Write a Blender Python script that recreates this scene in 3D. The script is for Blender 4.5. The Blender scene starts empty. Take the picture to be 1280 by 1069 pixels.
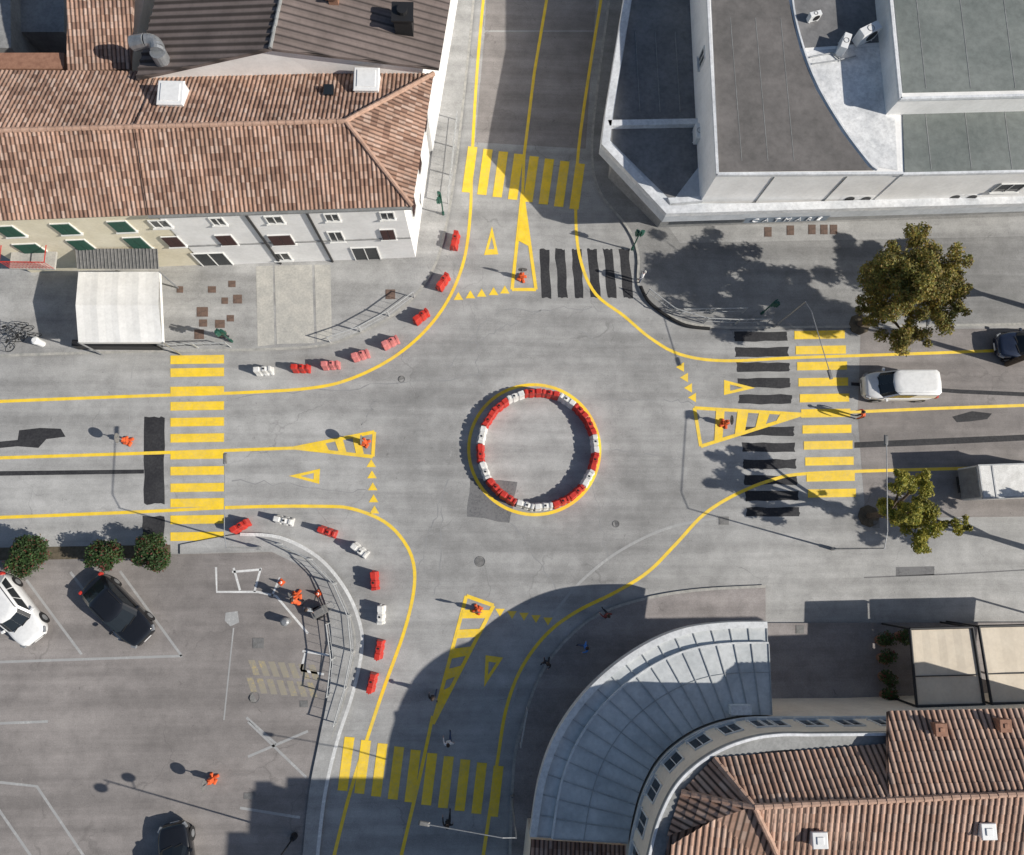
import bpy, bmesh, math, random
from mathutils import Vector, Matrix, noise
random.seed(7)
rad = math.radians
sc = bpy.context.scene
COL = sc.collection
# ---------------------------------------------------------------- camera / survey
F, CX, CY, H = 900.0, 640.0, 534.5, 44.3
dn = Vector((-30, -155.5, -900)).normalized()
zc = -dn
xc = (Vector((1, 0, 0)) - zc * zc.x).normalized()
yc = zc.cross(xc)
R = Matrix((xc, yc, zc))
CAM = Vector((0, 0, H))
def P(px, py, z=0.0):
    r = R @ Vector((px - CX, CY - py, -F))
    return CAM + r * ((z - H) / r.z)
def PL(l, z=0.0): return [P(a[0], a[1], z) for a in l]
cd = bpy.data.cameras.new("camera"); cam = bpy.data.objects.new("camera", cd); COL.objects.link(cam)
cam.matrix_world = Matrix.Translation(CAM) @ R.to_4x4()
cd.sensor_width = 36; cd.lens = F / 1280 * 36; cd.clip_end = 3000; cd.clip_start = .5
sc.camera = cam
# ---------------------------------------------------------------- light
SE, SA = rad(33), rad(-15.5)
S = Vector((math.cos(SE) * math.cos(SA), math.cos(SE) * math.sin(SA), math.sin(SE)))
ld = bpy.data.lights.new("sun", 'SUN'); ld.energy = 5.0; ld.angle = rad(.5); ld.color = (1, .95, .87)
lo = bpy.data.objects.new("sun", ld); COL.objects.link(lo); lo.rotation_mode = 'QUATERNION'
lo.rotation_quaternion = S.to_track_quat('Z', 'Y'); lo.location = (0, 0, 80)
w = bpy.data.worlds.new("World"); sc.world = w; w.use_nodes = True
nt = w.node_tree; sky = nt.nodes.new('ShaderNodeTexSky'); sky.sky_type = 'NISHITA'; sky.sun_disc = False
sky.sun_elevation = SE; sky.sun_rotation = rad(90) - SA
nt.links.new(sky.outputs[0], nt.nodes['Background'].inputs[0]); nt.nodes['Background'].inputs[1].default_value = .08
sc.view_settings.view_transform = 'Standard'; sc.view_settings.look = 'None'; sc.view_settings.exposure = 0

# ---------------------------------------------------------------- materials
def rgba(c): return (c[0], c[1], c[2], 1)
class NT:
    def __init__(s, name):
        s.m = bpy.data.materials.new(name); s.m.use_nodes = True; s.t = s.m.node_tree
        s.b = s.t.nodes['Principled BSDF']
    def n(s, ty, **k):
        x = s.t.nodes.new(ty)
        for a, b in k.items(): setattr(x, a, b)
        return x
    def l(s, a, b): s.t.links.new(a, b)
    def noise(s, co, scale, detail=4, rough=.6, dist=0):
        x = s.n('ShaderNodeTexNoise'); x.inputs['Scale'].default_value = scale; x.inputs['Detail'].default_value = detail
        x.inputs['Roughness'].default_value = rough; x.inputs['Distortion'].default_value = dist
        s.l(co, x.inputs['Vector']); return x.outputs['Fac']
    def ramp(s, f, stops):
        x = s.n('ShaderNodeValToRGB'); e = x.color_ramp.elements
        while len(e) < len(stops): e.new(.5)
        for i, (p, c) in enumerate(stops):
            e[i].position = p; e[i].color = rgba(c) if not isinstance(c, (int, float)) else (c, c, c, 1)
        s.l(f, x.inputs[0]); return x.outputs[0]
    def mix(s, f, a, b, mode='MIX'):
        x = s.n('ShaderNodeMix', data_type='RGBA', blend_type=mode)
        for v, i in ((f, 0), (a, 6), (b, 7)):
            if hasattr(v, 'is_linked'): s.l(v, x.inputs[i])
            elif i == 0: x.inputs[0].default_value = v
            else: x.inputs[i].default_value = rgba(v)
        return x.outputs[2]
    def math(s, op, a, b=0):
        x = s.n('ShaderNodeMath', operation=op)
        for v, i in ((a, 0), (b, 1)):
            if hasattr(v, 'is_linked'): s.l(v, x.inputs[i])
            else: x.inputs[i].default_value = v
        return x.outputs[0]
    def bump(s, h, st, d=.05):
        x = s.n('ShaderNodeBump'); x.inputs['Strength'].default_value = st; x.inputs['Distance'].default_value = d
        s.l(h, x.inputs['Height']); s.l(x.outputs[0], s.b.inputs['Normal'])
    def pos(s): return s.n('ShaderNodeNewGeometry').outputs['Position']
    def mapping(s, co, sx, sy, sz=1, rz=0):
        x = s.n('ShaderNodeMapping'); x.inputs['Scale'].default_value = (sx, sy, sz); x.inputs['Rotation'].default_value = (0, 0, rz)
        s.l(co, x.inputs[0]); return x.outputs[0]
    def fin(s, col, rough=.8, metal=0):
        if hasattr(col, 'is_linked'): s.l(col, s.b.inputs['Base Color'])
        else: s.b.inputs['Base Color'].default_value = rgba(col)
        s.b.inputs['Roughness'].default_value = rough; s.b.inputs['Metallic'].default_value = metal
        return s.m
def mat(name, c, c2=None, scale=2.0, rough=.75, metal=0, bump=0, grime=.25):
    s = NT(name); co = s.n('ShaderNodeTexCoord').outputs['Object']
    if c2 is None: c2 = tuple(x * .8 for x in c)
    f = s.noise(co, scale, 6, .65)
    a = s.ramp(f, [(.35, c2), (.62, c)])
    g = s.ramp(s.noise(co, scale * 7, 4, .7), [(.3, 1 - grime), (.6, 1.0)])
    col = s.mix(1.0, a, g, 'MULTIPLY')
    if bump: s.bump(s.noise(co, scale * 12, 5), bump)
    return s.fin(col, rough, metal)
def plain(name, c, rough=.5, metal=0, coat=0):
    s = NT(name); co = s.n('ShaderNodeTexCoord').outputs['Object']
    g = s.ramp(s.noise(co, 5, 3), [(.3, .9), (.6, 1.0)])
    m = s.fin(s.mix(1.0, c, g, 'MULTIPLY'), rough, metal)
    if coat: s.b.inputs['Coat Weight'].default_value = coat
    return m
def asphalt(name, c, tint=(1, 1, 1), crack=1.0, blot=.18, streak=True, ring=None):
    s = NT(name); p = s.pos()
    C = lambda k: tuple(c * k * t for t in tint)
    a = s.ramp(s.noise(p, .09, 7, .62, .4), [(.32, C(1 - blot)), (.5, C(1)), (.68, C(1 + blot))])
    b = s.ramp(s.noise(p, .8, 6, .7), [(.3, .78), (.6, 1.06)])
    col = s.mix(1.0, a, b, 'MULTIPLY')
    g = s.ramp(s.noise(p, 14, 3, .8), [(.25, .78), (.7, 1.14)])
    col = s.mix(1.0, col, g, 'MULTIPLY')
    if streak:
        st = s.ramp(s.noise(s.mapping(p, .05, .9), 1.0, 5, .6), [(.38, .74), (.6, 1.05)])
        col = s.mix(.8, col, st, 'MULTIPLY')
    if ring:
        sb = s.n('ShaderNodeVectorMath', operation='SUBTRACT'); s.l(p, sb.inputs[0]); sb.inputs[1].default_value = (ring[0], ring[1], 0)
        ln = s.n('ShaderNodeVectorMath', operation='LENGTH'); s.l(sb.outputs[0], ln.inputs[0])
        d_ = s.math('ADD', s.math('DIVIDE', ln.outputs['Value'], 14.0), s.math('MULTIPLY', s.math('SUBTRACT', s.noise(p, .35, 5, .7), .5), .22))
        rw_ = s.ramp(d_, [(.24, 1.1), (.33, 1.0), (.42, .84), (.5, .93), (.58, .82), (.72, .96), (.9, 1.0)])
        col = s.mix(.9, col, rw_, 'MULTIPLY')
    sp = s.ramp(s.noise(p, 2.2, 6, .78, 1.0), [(.29, .35), (.38, 1.0)])
    col = s.mix(.65, col, sp, 'MULTIPLY')
    sp2 = s.ramp(s.noise(s.mapping(p, 1, 1, 1, .6), .45, 9, .8, .8), [(.60, 0), (.74, 1.0)])
    col = s.mix(s.math('MULTIPLY', sp2, .4), col, C(1.5))
    if crack:
        d = s.n('ShaderNodeTexNoise'); d.inputs['Scale'].default_value = .6; s.l(p, d.inputs['Vector']); d.inputs['Detail'].default_value = 6
        v = s.n('ShaderNodeVectorMath', operation='MULTIPLY_ADD'); s.l(d.outputs['Color'], v.inputs[0]); v.inputs[1].default_value = (2.6, 2.6, 0); s.l(p, v.inputs[2])
        vo = s.n('ShaderNodeTexVoronoi', feature='DISTANCE_TO_EDGE'); vo.inputs['Scale'].default_value = .17; s.l(v.outputs[0], vo.inputs['Vector'])
        ck = s.ramp(vo.outputs['Distance'], [(0.0, 1.0), (.008, 0.0)])
        mk = s.ramp(s.noise(p, .22, 2), [(.5, 0), (.62, 1.0)])
        f = s.math('MULTIPLY', s.math('MULTIPLY', ck, mk), .5 * crack)
        col = s.mix(f, col, C(.35))
    s.bump(s.noise(p, 40, 3, .8), .35, .02)
    return s.fin(col, .9)
def paint(name, c, base=.2, wear=.5, rough=.65):
    s = NT(name); p = s.pos()
    n1 = s.noise(p, 7, 8, .8); n2 = s.noise(p, .7, 3)
    f = s.math('ADD', s.math('MULTIPLY', n1, 1.0), s.math('MULTIPLY', n2, .5))
    t = .86 - .3 * wear
    k = s.ramp(f, [(t - .13, 0), (t + .10, 1)])
    dirt = s.ramp(s.noise(p, 1.6, 6, .7), [(.3, .84), (.6, 1.05)])
    cc = s.mix(1.0, c, dirt, 'MULTIPLY')
    inv = s.math('MULTIPLY', k, wear)
    return s.fin(s.mix(inv, cc, (base, base, base)), rough)
def tile_mat(name, cols, pitch, rl, dark=.45, lich=.5):
    s = NT(name); uv = s.n('ShaderNodeUVMap').outputs[0]
    sp = s.n('ShaderNodeSeparateXYZ'); s.l(uv, sp.inputs[0])
    fu = s.math('FLOOR', s.math('DIVIDE', sp.outputs[0], pitch)); fv = s.math('FLOOR', s.math('DIVIDE', sp.outputs[1], rl))
    cb = s.n('ShaderNodeCombineXYZ'); s.l(fu, cb.inputs[0]); s.l(fv, cb.inputs[1])
    wn = s.n('ShaderNodeTexWhiteNoise', noise_dimensions='2D'); s.l(cb.outputs[0], wn.inputs['Vector'])
    n = len(cols)
    c = s.ramp(wn.outputs['Value'], [((i + .2) / n, k) for i, k in enumerate(cols)])
    big = s.ramp(s.noise(uv, .35, 5, .6), [(.35, .72), (.6, 1.08)])
    c = s.mix(1.0, c, big, 'MULTIPLY')
    li = s.ramp(s.noise(uv, 3.5, 6, .75), [(.5, 0), (.68, 1)])
    c = s.mix(s.math('MULTIPLY', li, lich), c, (.09, .075, .06))
    fr = s.math('FRACT', s.math('DIVIDE', sp.outputs[0], pitch))
    ch = s.ramp(s.math('ABSOLUTE', s.math('SUBTRACT', fr, .42)), [(.22, 1.0), (.42, dark)])
    c = s.mix(1.0, c, ch, 'MULTIPLY')
    return s.fin(c, .9)

MT = {}
TN = (1, .99, .965)
RC = P(672, 562)
MT['ground'] = asphalt('ground_dirt', .3, (1, .97, .9))
MT['road'] = asphalt('worn_asphalt', .405, TN, ring=(RC.x, RC.y))
MT['pave'] = asphalt('pavement_asphalt', .41, TN, .5)
MT['paved'] = asphalt('dark_pavement_asphalt', .31, TN, .5)
MT['pave2'] = asphalt('reddish_paving', .31, (1.05, .96, .93), .4)
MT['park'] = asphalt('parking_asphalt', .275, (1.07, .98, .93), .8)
MT['conc'] = mat('concrete_slab', (.55, .53, .48), (.43, .42, .39), 1.2, .85)
MT['kerb'] = mat('kerb_stone', (.5, .48, .44), (.32, .32, .3), 3, .85)
MT['tar'] = paint('black_tar', (.020, .020, .024), .13, .25, .85)
MT['tar2'] = paint('faded_tar', (.09, .09, .095), .25, .6, .85)
MT['crack'] = paint('crack_filler', (.13, .13, .13), .3, .9, .9)
MT['yel'] = paint('yellow_paint', (.96, .65, .03), .4, .22)
MT['yelold'] = paint('old_yellow_paint', (.70, .50, .12), .24, .85)
MT['whi'] = paint('white_paint', (.82, .82, .8), .35, .45)
MT['whiold'] = paint('old_white_paint', (.62, .62, .6), .3, .8)
MT['iron'] = mat('cast_iron', (.20, .13, .10), (.12, .085, .07), 4, .7)
MT['irong'] = mat('grey_cast_iron', (.22, .215, .21), (.15, .15, .145), 4, .7)
MT['tile'] = tile_mat('clay_tiles', [(.46, .28, .20), (.56, .37, .285), (.40, .235, .165), (.60, .43, .345), (.47, .29, .21), (.31, .18, .13)], .23, .37, .3, .38)
MT['tile2'] = tile_mat('pale_clay_tiles', [(.50, .31, .225), (.56, .375, .29), (.46, .275, .195), (.60, .43, .34), (.51, .32, .235)], .29, .45, .17, .28)
MT['metalroof'] = tile_mat('brown_metal_roof', [(.20, .16, .145), (.215, .172, .157)], .45, 30, .3, .3)
MT['ridge'] = mat('ridge_tile', (.55, .36, .27), (.40, .25, .18), 3, .85)
MT['wallw'] = mat('white_plaster', (.90, .89, .87), (.80, .79, .77), .8, .9, grime=.08)
MT['wally'] = mat('cream_plaster', (.84, .77, .60), (.74, .67, .5), .8, .9, grime=.1)
MT['wallb'] = mat('beige_plaster', (.86, .76, .63), (.76, .66, .54), .8, .9, grime=.1)
MT['wallg'] = mat('grey_plaster', (.35, .35, .34), (.25, .25, .25), .8, .9)
MT['wallbl'] = mat('blue_grey_plaster', (.66, .69, .72), (.52, .55, .58), .8, .9, grime=.12)
MT['glass'] = plain('dark_glass', (.02, .025, .03), .08)
MT['shutg'] = plain('green_shutter', (.025, .085, .06), .6)
MT['shutb'] = plain('brown_shutter', (.06, .03, .028), .6)
MT['frame'] = plain('white_frame', (.75, .75, .73), .5)
MT['steel'] = mat('galvanised_steel', (.42, .43, .44), (.3, .31, .32), 3, .45, .5)
MT['railp'] = mat('grey_painted_rail', (.5, .51, .51), (.36, .37, .37), 3, .6)
MT['dark'] = plain('dark_metal', (.03, .03, .032), .5, .3)
MT['green'] = plain('green_metal', (.03, .11, .08), .5, .2)
MT['flatd'] = mat('dark_bitumen_roof', (.24, .24, .24), (.16, .16, .165), .5, .9)
MT['flatb'] = mat('brown_grey_bitumen_roof', (.19, .176, .168), (.12, .113, .108), .3, .9)
MT['flatshade'] = mat('roof_shade_grey', (.24, .235, .235), (.15, .15, .152), .4, .9)  # grey standing in for shade on the white shop roof
MT['flatg'] = mat('green_grey_bitumen_roof', (.22, .24, .225), (.15, .17, .16), .3, .9)
MT['whiteroof'] = mat('white_coated_roof', (.88, .88, .87), (.56, .57, .58), .7, .7, grime=.25)
MT['parapet'] = mat('white_parapet', (.80, .81, .82), (.62, .64, .66), .6, .6)
MT['canopy'] = mat('zinc_canopy', (.64, .66, .66), (.46, .49, .50), .55, .75, .0, grime=.15)
MT['canrim'] = mat('pale_metal_rim', (.76, .77, .77), (.62, .64, .65), .6, .75)
MT['seam'] = mat('grey_metal_seam', (.42, .44, .45), (.34, .36, .37), 1, .6)
MT['gutter'] = mat('grey_gutter', (.33, .335, .33), (.24, .245, .24), 1, .6, .1)
MT['tent'] = mat('white_canvas', (.88, .87, .84), (.76, .75, .72), .9, .8, grime=.1)
MT['beige'] = mat('beige_canvas', (.72, .64, .52), (.64, .56, .45), .8, .85, grime=.08)
MT['bred'] = mat('red_plastic', (.66, .045, .03), (.45, .035, .025), 2, .45)
MT['bpink'] = mat('faded_pink_plastic', (.72, .24, .23), (.55, .17, .16), 2, .55)
MT['bwhite'] = mat('white_plastic', (.84, .83, .8), (.64, .63, .6), 2, .5)
MT['orange'] = mat('orange_fabric', (.85, .14, .03), (.6, .09, .025), 4, .7)
MT['white'] = plain('white_gloss', (.82, .82, .81), .35)
MT['rubber'] = plain('rubber', (.015, .015, .016), .85)
MT['bark'] = mat('bark', (.16, .12, .085), (.08, .06, .045), 6, .95)
MT['soil'] = mat('soil', (.16, .13, .09), (.09, .075, .05), 4, .95)
MT['terra'] = mat('terracotta', (.38, .2, .13), (.28, .14, .09), 4, .85)

# ---------------------------------------------------------------- mesh helpers
WO = {}
def meta(o, label=None, cat=None, group=None, kind=None):
    if label: o["label"] = label
    if cat: o["category"] = cat
    if group: o["group"] = group
    if kind: o["kind"] = kind
    return o
def link(o, parent=None, origin=None):
    COL.objects.link(o)
    origin = Vector(origin) if origin is not None else Vector((0, 0, 0))
    WO[o.name] = origin
    if parent:
        o.parent = parent; o.location = origin - WO[parent.name]
    else: o.location = origin
    return o
def empty(name, origin, label, cat, group=None):
    o = bpy.data.objects.new(name, None); link(o, None, origin); o.empty_display_size = .3
    return meta(o, label, cat, group)
class MB:
    def __init__(s): s.v = []; s.f = []; s.m = []
    def add(s, vs, fs, mi=0):
        b = len(s.v); s.v += [Vector(x) for x in vs]
        for f in fs: s.f.append([b + i for i in f]); s.m.append(mi)
        return s
    def box(s, c, d, rz=0, mi=0, tz=1.0, M=None):
        c = Vector(c); vs = []
        Rz = Matrix.Rotation(rz, 3, 'Z') if M is None else M
        for k in (-1, 1):
            t = tz if k > 0 else 1
            for i, j in ((-1, -1), (1, -1), (1, 1), (-1, 1)):
                vs.append(c + Rz @ Vector((i * d[0] / 2 * t, j * d[1] / 2 * t, k * d[2] / 2)))
        return s.add(vs, [(3, 2, 1, 0), (4, 5, 6, 7), (0, 1, 5, 4), (1, 2, 6, 5), (2, 3, 7, 6), (3, 0, 4, 7)], mi)
    def cyl(s, a, b, r0, r1=None, n=12, mi=0):
        a = Vector(a); b = Vector(b); r1 = r0 if r1 is None else r1
        d = (b - a).normalized(); u = d.orthogonal().normalized(); v = d.cross(u)
        vs = []
        for c, r in ((a, r0), (b, r1)):
            for i in range(n):
                t = 2 * math.pi * i / n; vs.append(c + (u * math.cos(t) + v * math.sin(t)) * r)
        fs = [(i, (i + 1) % n, n + (i + 1) % n, n + i) for i in range(n)] + [tuple(range(n))[::-1], tuple(range(n, 2 * n))]
        return s.add(vs, fs, mi)
    def tube(s, pts, r, n=8, mi=0):
        for a, b in zip(pts, pts[1:]): s.cyl(a, b, r, r, n, mi)
        return s
    def prism(s, pts, z0, z1, mi=0, ms=None):
        n = len(pts); ar = sum(pts[i][0] * pts[(i + 1) % n][1] - pts[(i + 1) % n][0] * pts[i][1] for i in range(n))
        if ar < 0: pts = pts[::-1]
        vs = [(p[0], p[1], z0) for p in pts] + [(p[0], p[1], z1) for p in pts]
        s.add(vs, [tuple(range(n, 2 * n)), tuple(range(n))[::-1]], mi)
        b = len(s.v) - 2 * n
        for i in range(n):
            j = (i + 1) % n; s.f.append([b + i, b + j, b + n + j, b + n + i]); s.m.append(mi if ms is None else ms)
        return s
    def torus(s, c, Rr, r, axis, n=20, k=6, mi=0):
        c = Vector(c); a = Vector(axis).normalized(); u = a.orthogonal().normalized(); v = a.cross(u); vs = []
        for i in range(n):
            t = 2 * math.pi * i / n; d = u * math.cos(t) + v * math.sin(t)
            for j in range(k):
                q = 2 * math.pi * j / k; vs.append(c + d * (Rr + r * math.cos(q)) + a * r * math.sin(q))
        fs = [(i * k + j, ((i + 1) % n) * k + j, ((i + 1) % n) * k + (j + 1) % k, i * k + (j + 1) % k) for i in range(n) for j in range(k)]
        return s.add(vs, fs, mi)
    def ball(s, c, r, n=10, mi=0):
        c = Vector(c); vs = []; m = n // 2
        for i in range(m + 1):
            t = math.pi * (.02 + .96 * i / m)
            for j in range(n): q = 2 * math.pi * j / n; vs.append(c + Vector((math.sin(t) * math.cos(q), math.sin(t) * math.sin(q), math.cos(t))) * r)
        return s.add(vs, [(i * n + j, (i + 1) * n + j, (i + 1) * n + (j + 1) % n, i * n + (j + 1) % n) for i in range(m) for j in range(n)] + [tuple(range(n))], mi)
    def obj(s, name, mats, parent=None, origin=None, smooth=False, local=False, bevel=0):
        me = bpy.data.meshes.new(name)
        if origin is None:
            if parent: origin = WO[parent.name]
            else:
                n = len(s.v); origin = Vector((sum(v.x for v in s.v) / n, sum(v.y for v in s.v) / n, min(v.z for v in s.v)))
        origin = Vector(origin)
        off = Vector((0, 0, 0)) if local else origin
        me.from_pydata([tuple(v - off) for v in s.v], [], s.f)
        if not isinstance(mats, (list, tuple)): mats = [mats]
        for m in mats: me.materials.append(m)
        me.polygons.foreach_set('material_index', s.m)
        if smooth: me.polygons.foreach_set('use_smooth', [True] * len(s.f))
        me.update()
        o = bpy.data.objects.new(name, me); link(o, parent, origin)
        if bevel:
            b = o.modifiers.new('bevel', 'BEVEL'); b.width = bevel; b.segments = 2; b.limit_method = 'ANGLE'
        return o
def smooth_line(pts, step=.4, closed=False):
    out = []; n = len(pts)
    for i in range(n if closed else n - 1):
        g = (lambda k: pts[k % n]) if closed else (lambda k: pts[max(0, min(n - 1, k))])
        p0, p1, p2, p3 = g(i - 1), g(i), g(i + 1), g(i + 2)
        m = max(1, int((p2 - p1).length / step))
        for j in range(m):
            t = j / m
            out.append(.5 * ((2 * p1) + (p2 - p0) * t + (2 * p0 - 5 * p1 + 4 * p2 - p3) * t * t + (3 * p1 - p0 - 3 * p2 + p3) * t ** 3))
    if not closed: out.append(pts[-1].copy())
    return out
def stroke_mb(mb, pts, wd, closed=False, jit=0):
    n = len(pts); L = []; Rr = []
    for i, p in enumerate(pts):
        a = pts[(i - 1) % n] if closed else pts[max(0, i - 1)]; b = pts[(i + 1) % n] if closed else pts[min(n - 1, i + 1)]
        d = (b - a); d.z = 0; d.normalize(); q = Vector((-d.y, d.x, 0))
        k = wd / 2 * (1 + (random.uniform(-jit, jit) if jit else 0))
        L.append(p + q * k); Rr.append(p - q * k)
    mb.add(L + Rr, [(i, n + i, n + (i + 1) % n, (i + 1) % n) for i in range(n if closed else n - 1)])
def up(mb):
    for f in mb.f:
        nz = 0
        for i in range(len(f)):
            a = mb.v[f[i]]; b = mb.v[f[(i + 1) % len(f)]]; nz += a.x * b.y - b.x * a.y
        if nz < 0: f.reverse()
def stroke(name, px, wd, z, m, label, closed=False, sm=True, jit=0, step=.4):
    mb = MB(); pts = PL(px, z)
    if sm: pts = smooth_line(pts, step, closed)
    stroke_mb(mb, pts, wd, closed, jit); up(mb)
    return meta(mb.obj(name, m), label, name.replace('_', ' '), None, 'structure')
def sheet(name, polys, z, m, label, kind='structure'):
    mb = MB()
    for q in polys: mb.add(PL(q, z), [tuple(range(len(q)))])
    up(mb); return meta(mb.obj(name, m), label, name.replace('_', ' '), None, kind)

# ---------------------------------------------------------------- ground & roads
mb = MB(); mb.add([(-900, -900, -.01), (900, -900, -.01), (900, 900, -.01), (-900, 900, -.01)], [(0, 1, 2, 3)])
meta(mb.obj('ground', MT['ground'], None, (0, 0, -.01)), 'wide grey ground around the town crossing', 'ground', None, 'structure')
mb = MB(); mb.add([(-60, -45, 0), (60, -45, 0), (60, 50, 0), (-60, 50, 0)], [(0, 1, 2, 3)])
meta(mb.obj('road', MT['road'], None, (0, 0, 0)), 'worn pale grey asphalt road crossing with a temporary roundabout', 'road', None, 'structure')
KUL = [(-80, 447), (150, 440), (320, 437), (400, 432), (440, 420), (485, 398), (518, 370), (542, 335), (556, 290), (568, 220), (582, 100), (598, -60)]
KUR = [(770, -60), (748, 100), (740, 190), (750, 240), (785, 285), (798, 318), (800, 362), (832, 392), (885, 408), (1000, 409), (1360, 404)]
KLR = [(957, 733), (870, 738), (800, 750), (745, 770), (705, 803), (675, 845), (655, 900), (642, 960), (636, 1120)]
KLLo = [(225, 681), (300, 668), (350, 672), (398, 697), (432, 737), (450, 780), (452, 815), (440, 870), (422, 925), (405, 1000), (392, 1120)]
KLLi = [(374, 1120), (385, 1000), (398, 930), (408, 880), (415, 830), (410, 765), (385, 712), (340, 690), (225, 693)]
def cr(l, z=0): return smooth_line(PL(l, z), .5)
def pave(name, kerb, rest, m, label):
    pts = cr(kerb, .12) + PL(rest, .12)
    mb = MB(); mb.prism(pts, 0, .12); meta(mb.obj(name, m), label, 'pavement', None, 'structure')
    mb = MB(); k = cr(kerb, .124); stroke_mb(mb, k, .16); up(mb)
    meta(mb.obj('kerb', MT['kerb']), 'pale stone kerb edging the pavement', 'kerb', None, 'structure')
pave('pavement', KUL, [(500, -60), (-80, -60)], MT['pave'], 'grey asphalt pavement in front of the tiled houses')
pave('pavement', KUR, [(1360, -60)], MT['paved'], 'dark grey pavement in front of the white flat roofed shop')
pave('pavement', KLR, [(1360, 1120), (1360, 778), (957, 779)], MT['pave2'], 'reddish grey pavement around the curved building')
mb = MB(); pts = cr(KLLo, .12) + cr(KLLi, .12); mb.prism(pts, 0, .12)
meta(mb.obj('pavement', MT['pave']), 'curved pale concrete pavement beside the car park', 'pavement', None, 'structure')
stroke('kerb', KLLo[1:], .2, .124, MT['whi'], 'white painted curved kerb beside the car park')
stroke('kerb', [(350, 684), (392, 706), (424, 742), (441, 782), (443, 815), (432, 868), (414, 925)], .1, .124, MT['kerb'], 'inner stone kerb beside the car park railing')
sheet('pavement', [[(836, 284), (1360, 268), (1360, 294), (1050, 300), (850, 304)]], .124, MT['pave'], 'paler paved strip along the shop front')
sheet('parking_lot', [[(-80, 692), (225, 693), (340, 690), (385, 712), (410, 765), (415, 830), (408, 880), (398, 930), (385, 1000), (374, 1120), (-80, 1120)]], .004, MT['park'], 'reddish grey asphalt car park with faded bays')
sheet('pavement', [[(1360, 652), (1075, 656), (1000, 672), (960, 700), (957, 779), (1360, 776)]], .004, MT['pave'], 'flush grey pavement strip under the small tree')
sheet('asphalt_lane', [[(1360, 410), (1076, 412), (1072, 520), (1082, 648), (1360, 645)]], .0035, MT['park'], 'darker asphalt lane between the street trees')
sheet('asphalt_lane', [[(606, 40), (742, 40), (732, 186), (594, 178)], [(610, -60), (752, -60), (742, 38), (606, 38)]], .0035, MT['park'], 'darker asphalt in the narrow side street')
sheet('concrete_path', [[(320, 333), (341, 332), (343, 431), (322, 433)], [(343, 332), (390, 331), (393, 429), (346, 430)], [(393, 331), (413, 331), (415, 424), (396, 428)]], .13, MT['conc'], 'pale concrete slabs crossing the pavement to the house')
# markings
Y = MT['yel']; z1 = .008
LA = [(-80, 505), (150, 496), (300, 491), (390, 485), (440, 473), (490, 448), (530, 415), (560, 375), (580, 325), (588, 265), (590, 200), (597, 80), (608, -40)]
LB = [(758, -40), (735, 100), (722, 200), (720, 280), (727, 330), (745, 368), (780, 395), (812, 422), (850, 443), (905, 451), (1000, 447), (1150, 442), (1360, 434)]
LC = [(1360, 582), (1150, 587), (1010, 592), (965, 600), (920, 618), (880, 643), (845, 680), (810, 715), (770, 740), (720, 765), (683, 793), (652, 835), (633, 885), (622, 950), (598, 1110)]
LD = [(-80, 650), (150, 641), (300, 634), (400, 633), (440, 636), (480, 652), (505, 677), (517, 705), (517, 740), (505, 790), (480, 860), (460, 920), (435, 1000), (408, 1110)]
for l in (LA, LB, LC, LD): stroke('road_marking', l, .2, z1, Y, 'long curved yellow lane edge line')
for l in ([(690, -40), (668, 90), (655, 195), (653, 250)], [(1360, 504), (1160, 511), (1000, 518)], [(492, 1110), (525, 970), (541, 895)], [(-80, 575), (200, 566), (372, 560)]):
    stroke('road_marking', l, .2, z1, Y, 'yellow centre line of the street', sm=False)
def island(tri, hatch, label, wd=.22):
    A, B, C = PL(tri, z1 + .004); mb = MB()
    for a, b in ((A, B), (B, C), (C, A)): stroke_mb(mb, [a, b], wd)
    for i, v in enumerate(mb.v): v.z = z1 + .004 + (i // 4) * .0015
    for t0, t1 in hatch:
        q = [A.lerp(B, t0), A.lerp(B, t1), A.lerp(C, min(1, t1 + .07)), A.lerp(C, min(1, t0 + .07))]
        for p in q: p.z = z1 + .012
        mb.add(q, [(0, 1, 2, 3)])
    up(mb); meta(mb.obj('traffic_island_marking', Y), label, 'road marking', None, 'structure')
island([(368, 560), (468, 540), (466, 571)], [(.0, .38), (.5, .6), (.72, .82)], 'yellow hatched splitter triangle on worn asphalt')
island([(1003, 518), (868, 510), (876, 558)], [(.0, .2), (.3, .4), (.5, .6), (.72, .8)], 'yellow hatched splitter triangle beside faded black stripes')
island([(653, 240), (640, 362), (670, 362)], [(.0, .5)], 'slim yellow splitter triangle in the street mouth')
island([(541, 905), (583, 745), (617, 757)], [(.0, .25), (.33, .42), (.5, .58), (.66, .73), (.82, .89)], 'long yellow hatched splitter triangle')
def yieldtri(pts, label):
    Q = PL(pts, z1 + .002); c = (Q[0] + Q[1] + Q[2]) / 3; In = [c.lerp(q, .42) for q in Q]; mb = MB()
    mb.add(Q + In, [(0, 1, 4, 3), (1, 2, 5, 4), (2, 0, 3, 5)]); up(mb)
    meta(mb.obj('give_way_marking', Y), label, 'road marking', None, 'structure')
for t in ([(615, 283), (605, 319), (623, 318)], [(905, 475), (905, 494), (944, 485)], [(361, 595), (400, 586), (399, 605)], [(607, 819), (629, 822), (605, 859)]): yieldtri(t, 'yellow outlined give way triangle')
def teeth(cs, d, s=1):
    q = []
    for x, y in cs:
        dx, dy = d; q.append([(x + dx * 6 * s, y + dy * 6 * s), (x - dx * 4 - dy * 6, y - dy * 4 + dx * 6), (x - dx * 4 + dy * 6, y - dy * 4 - dx * 6)])
    sheet('give_way_marking', q, z1, Y, 'row of small yellow give way teeth')
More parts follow.
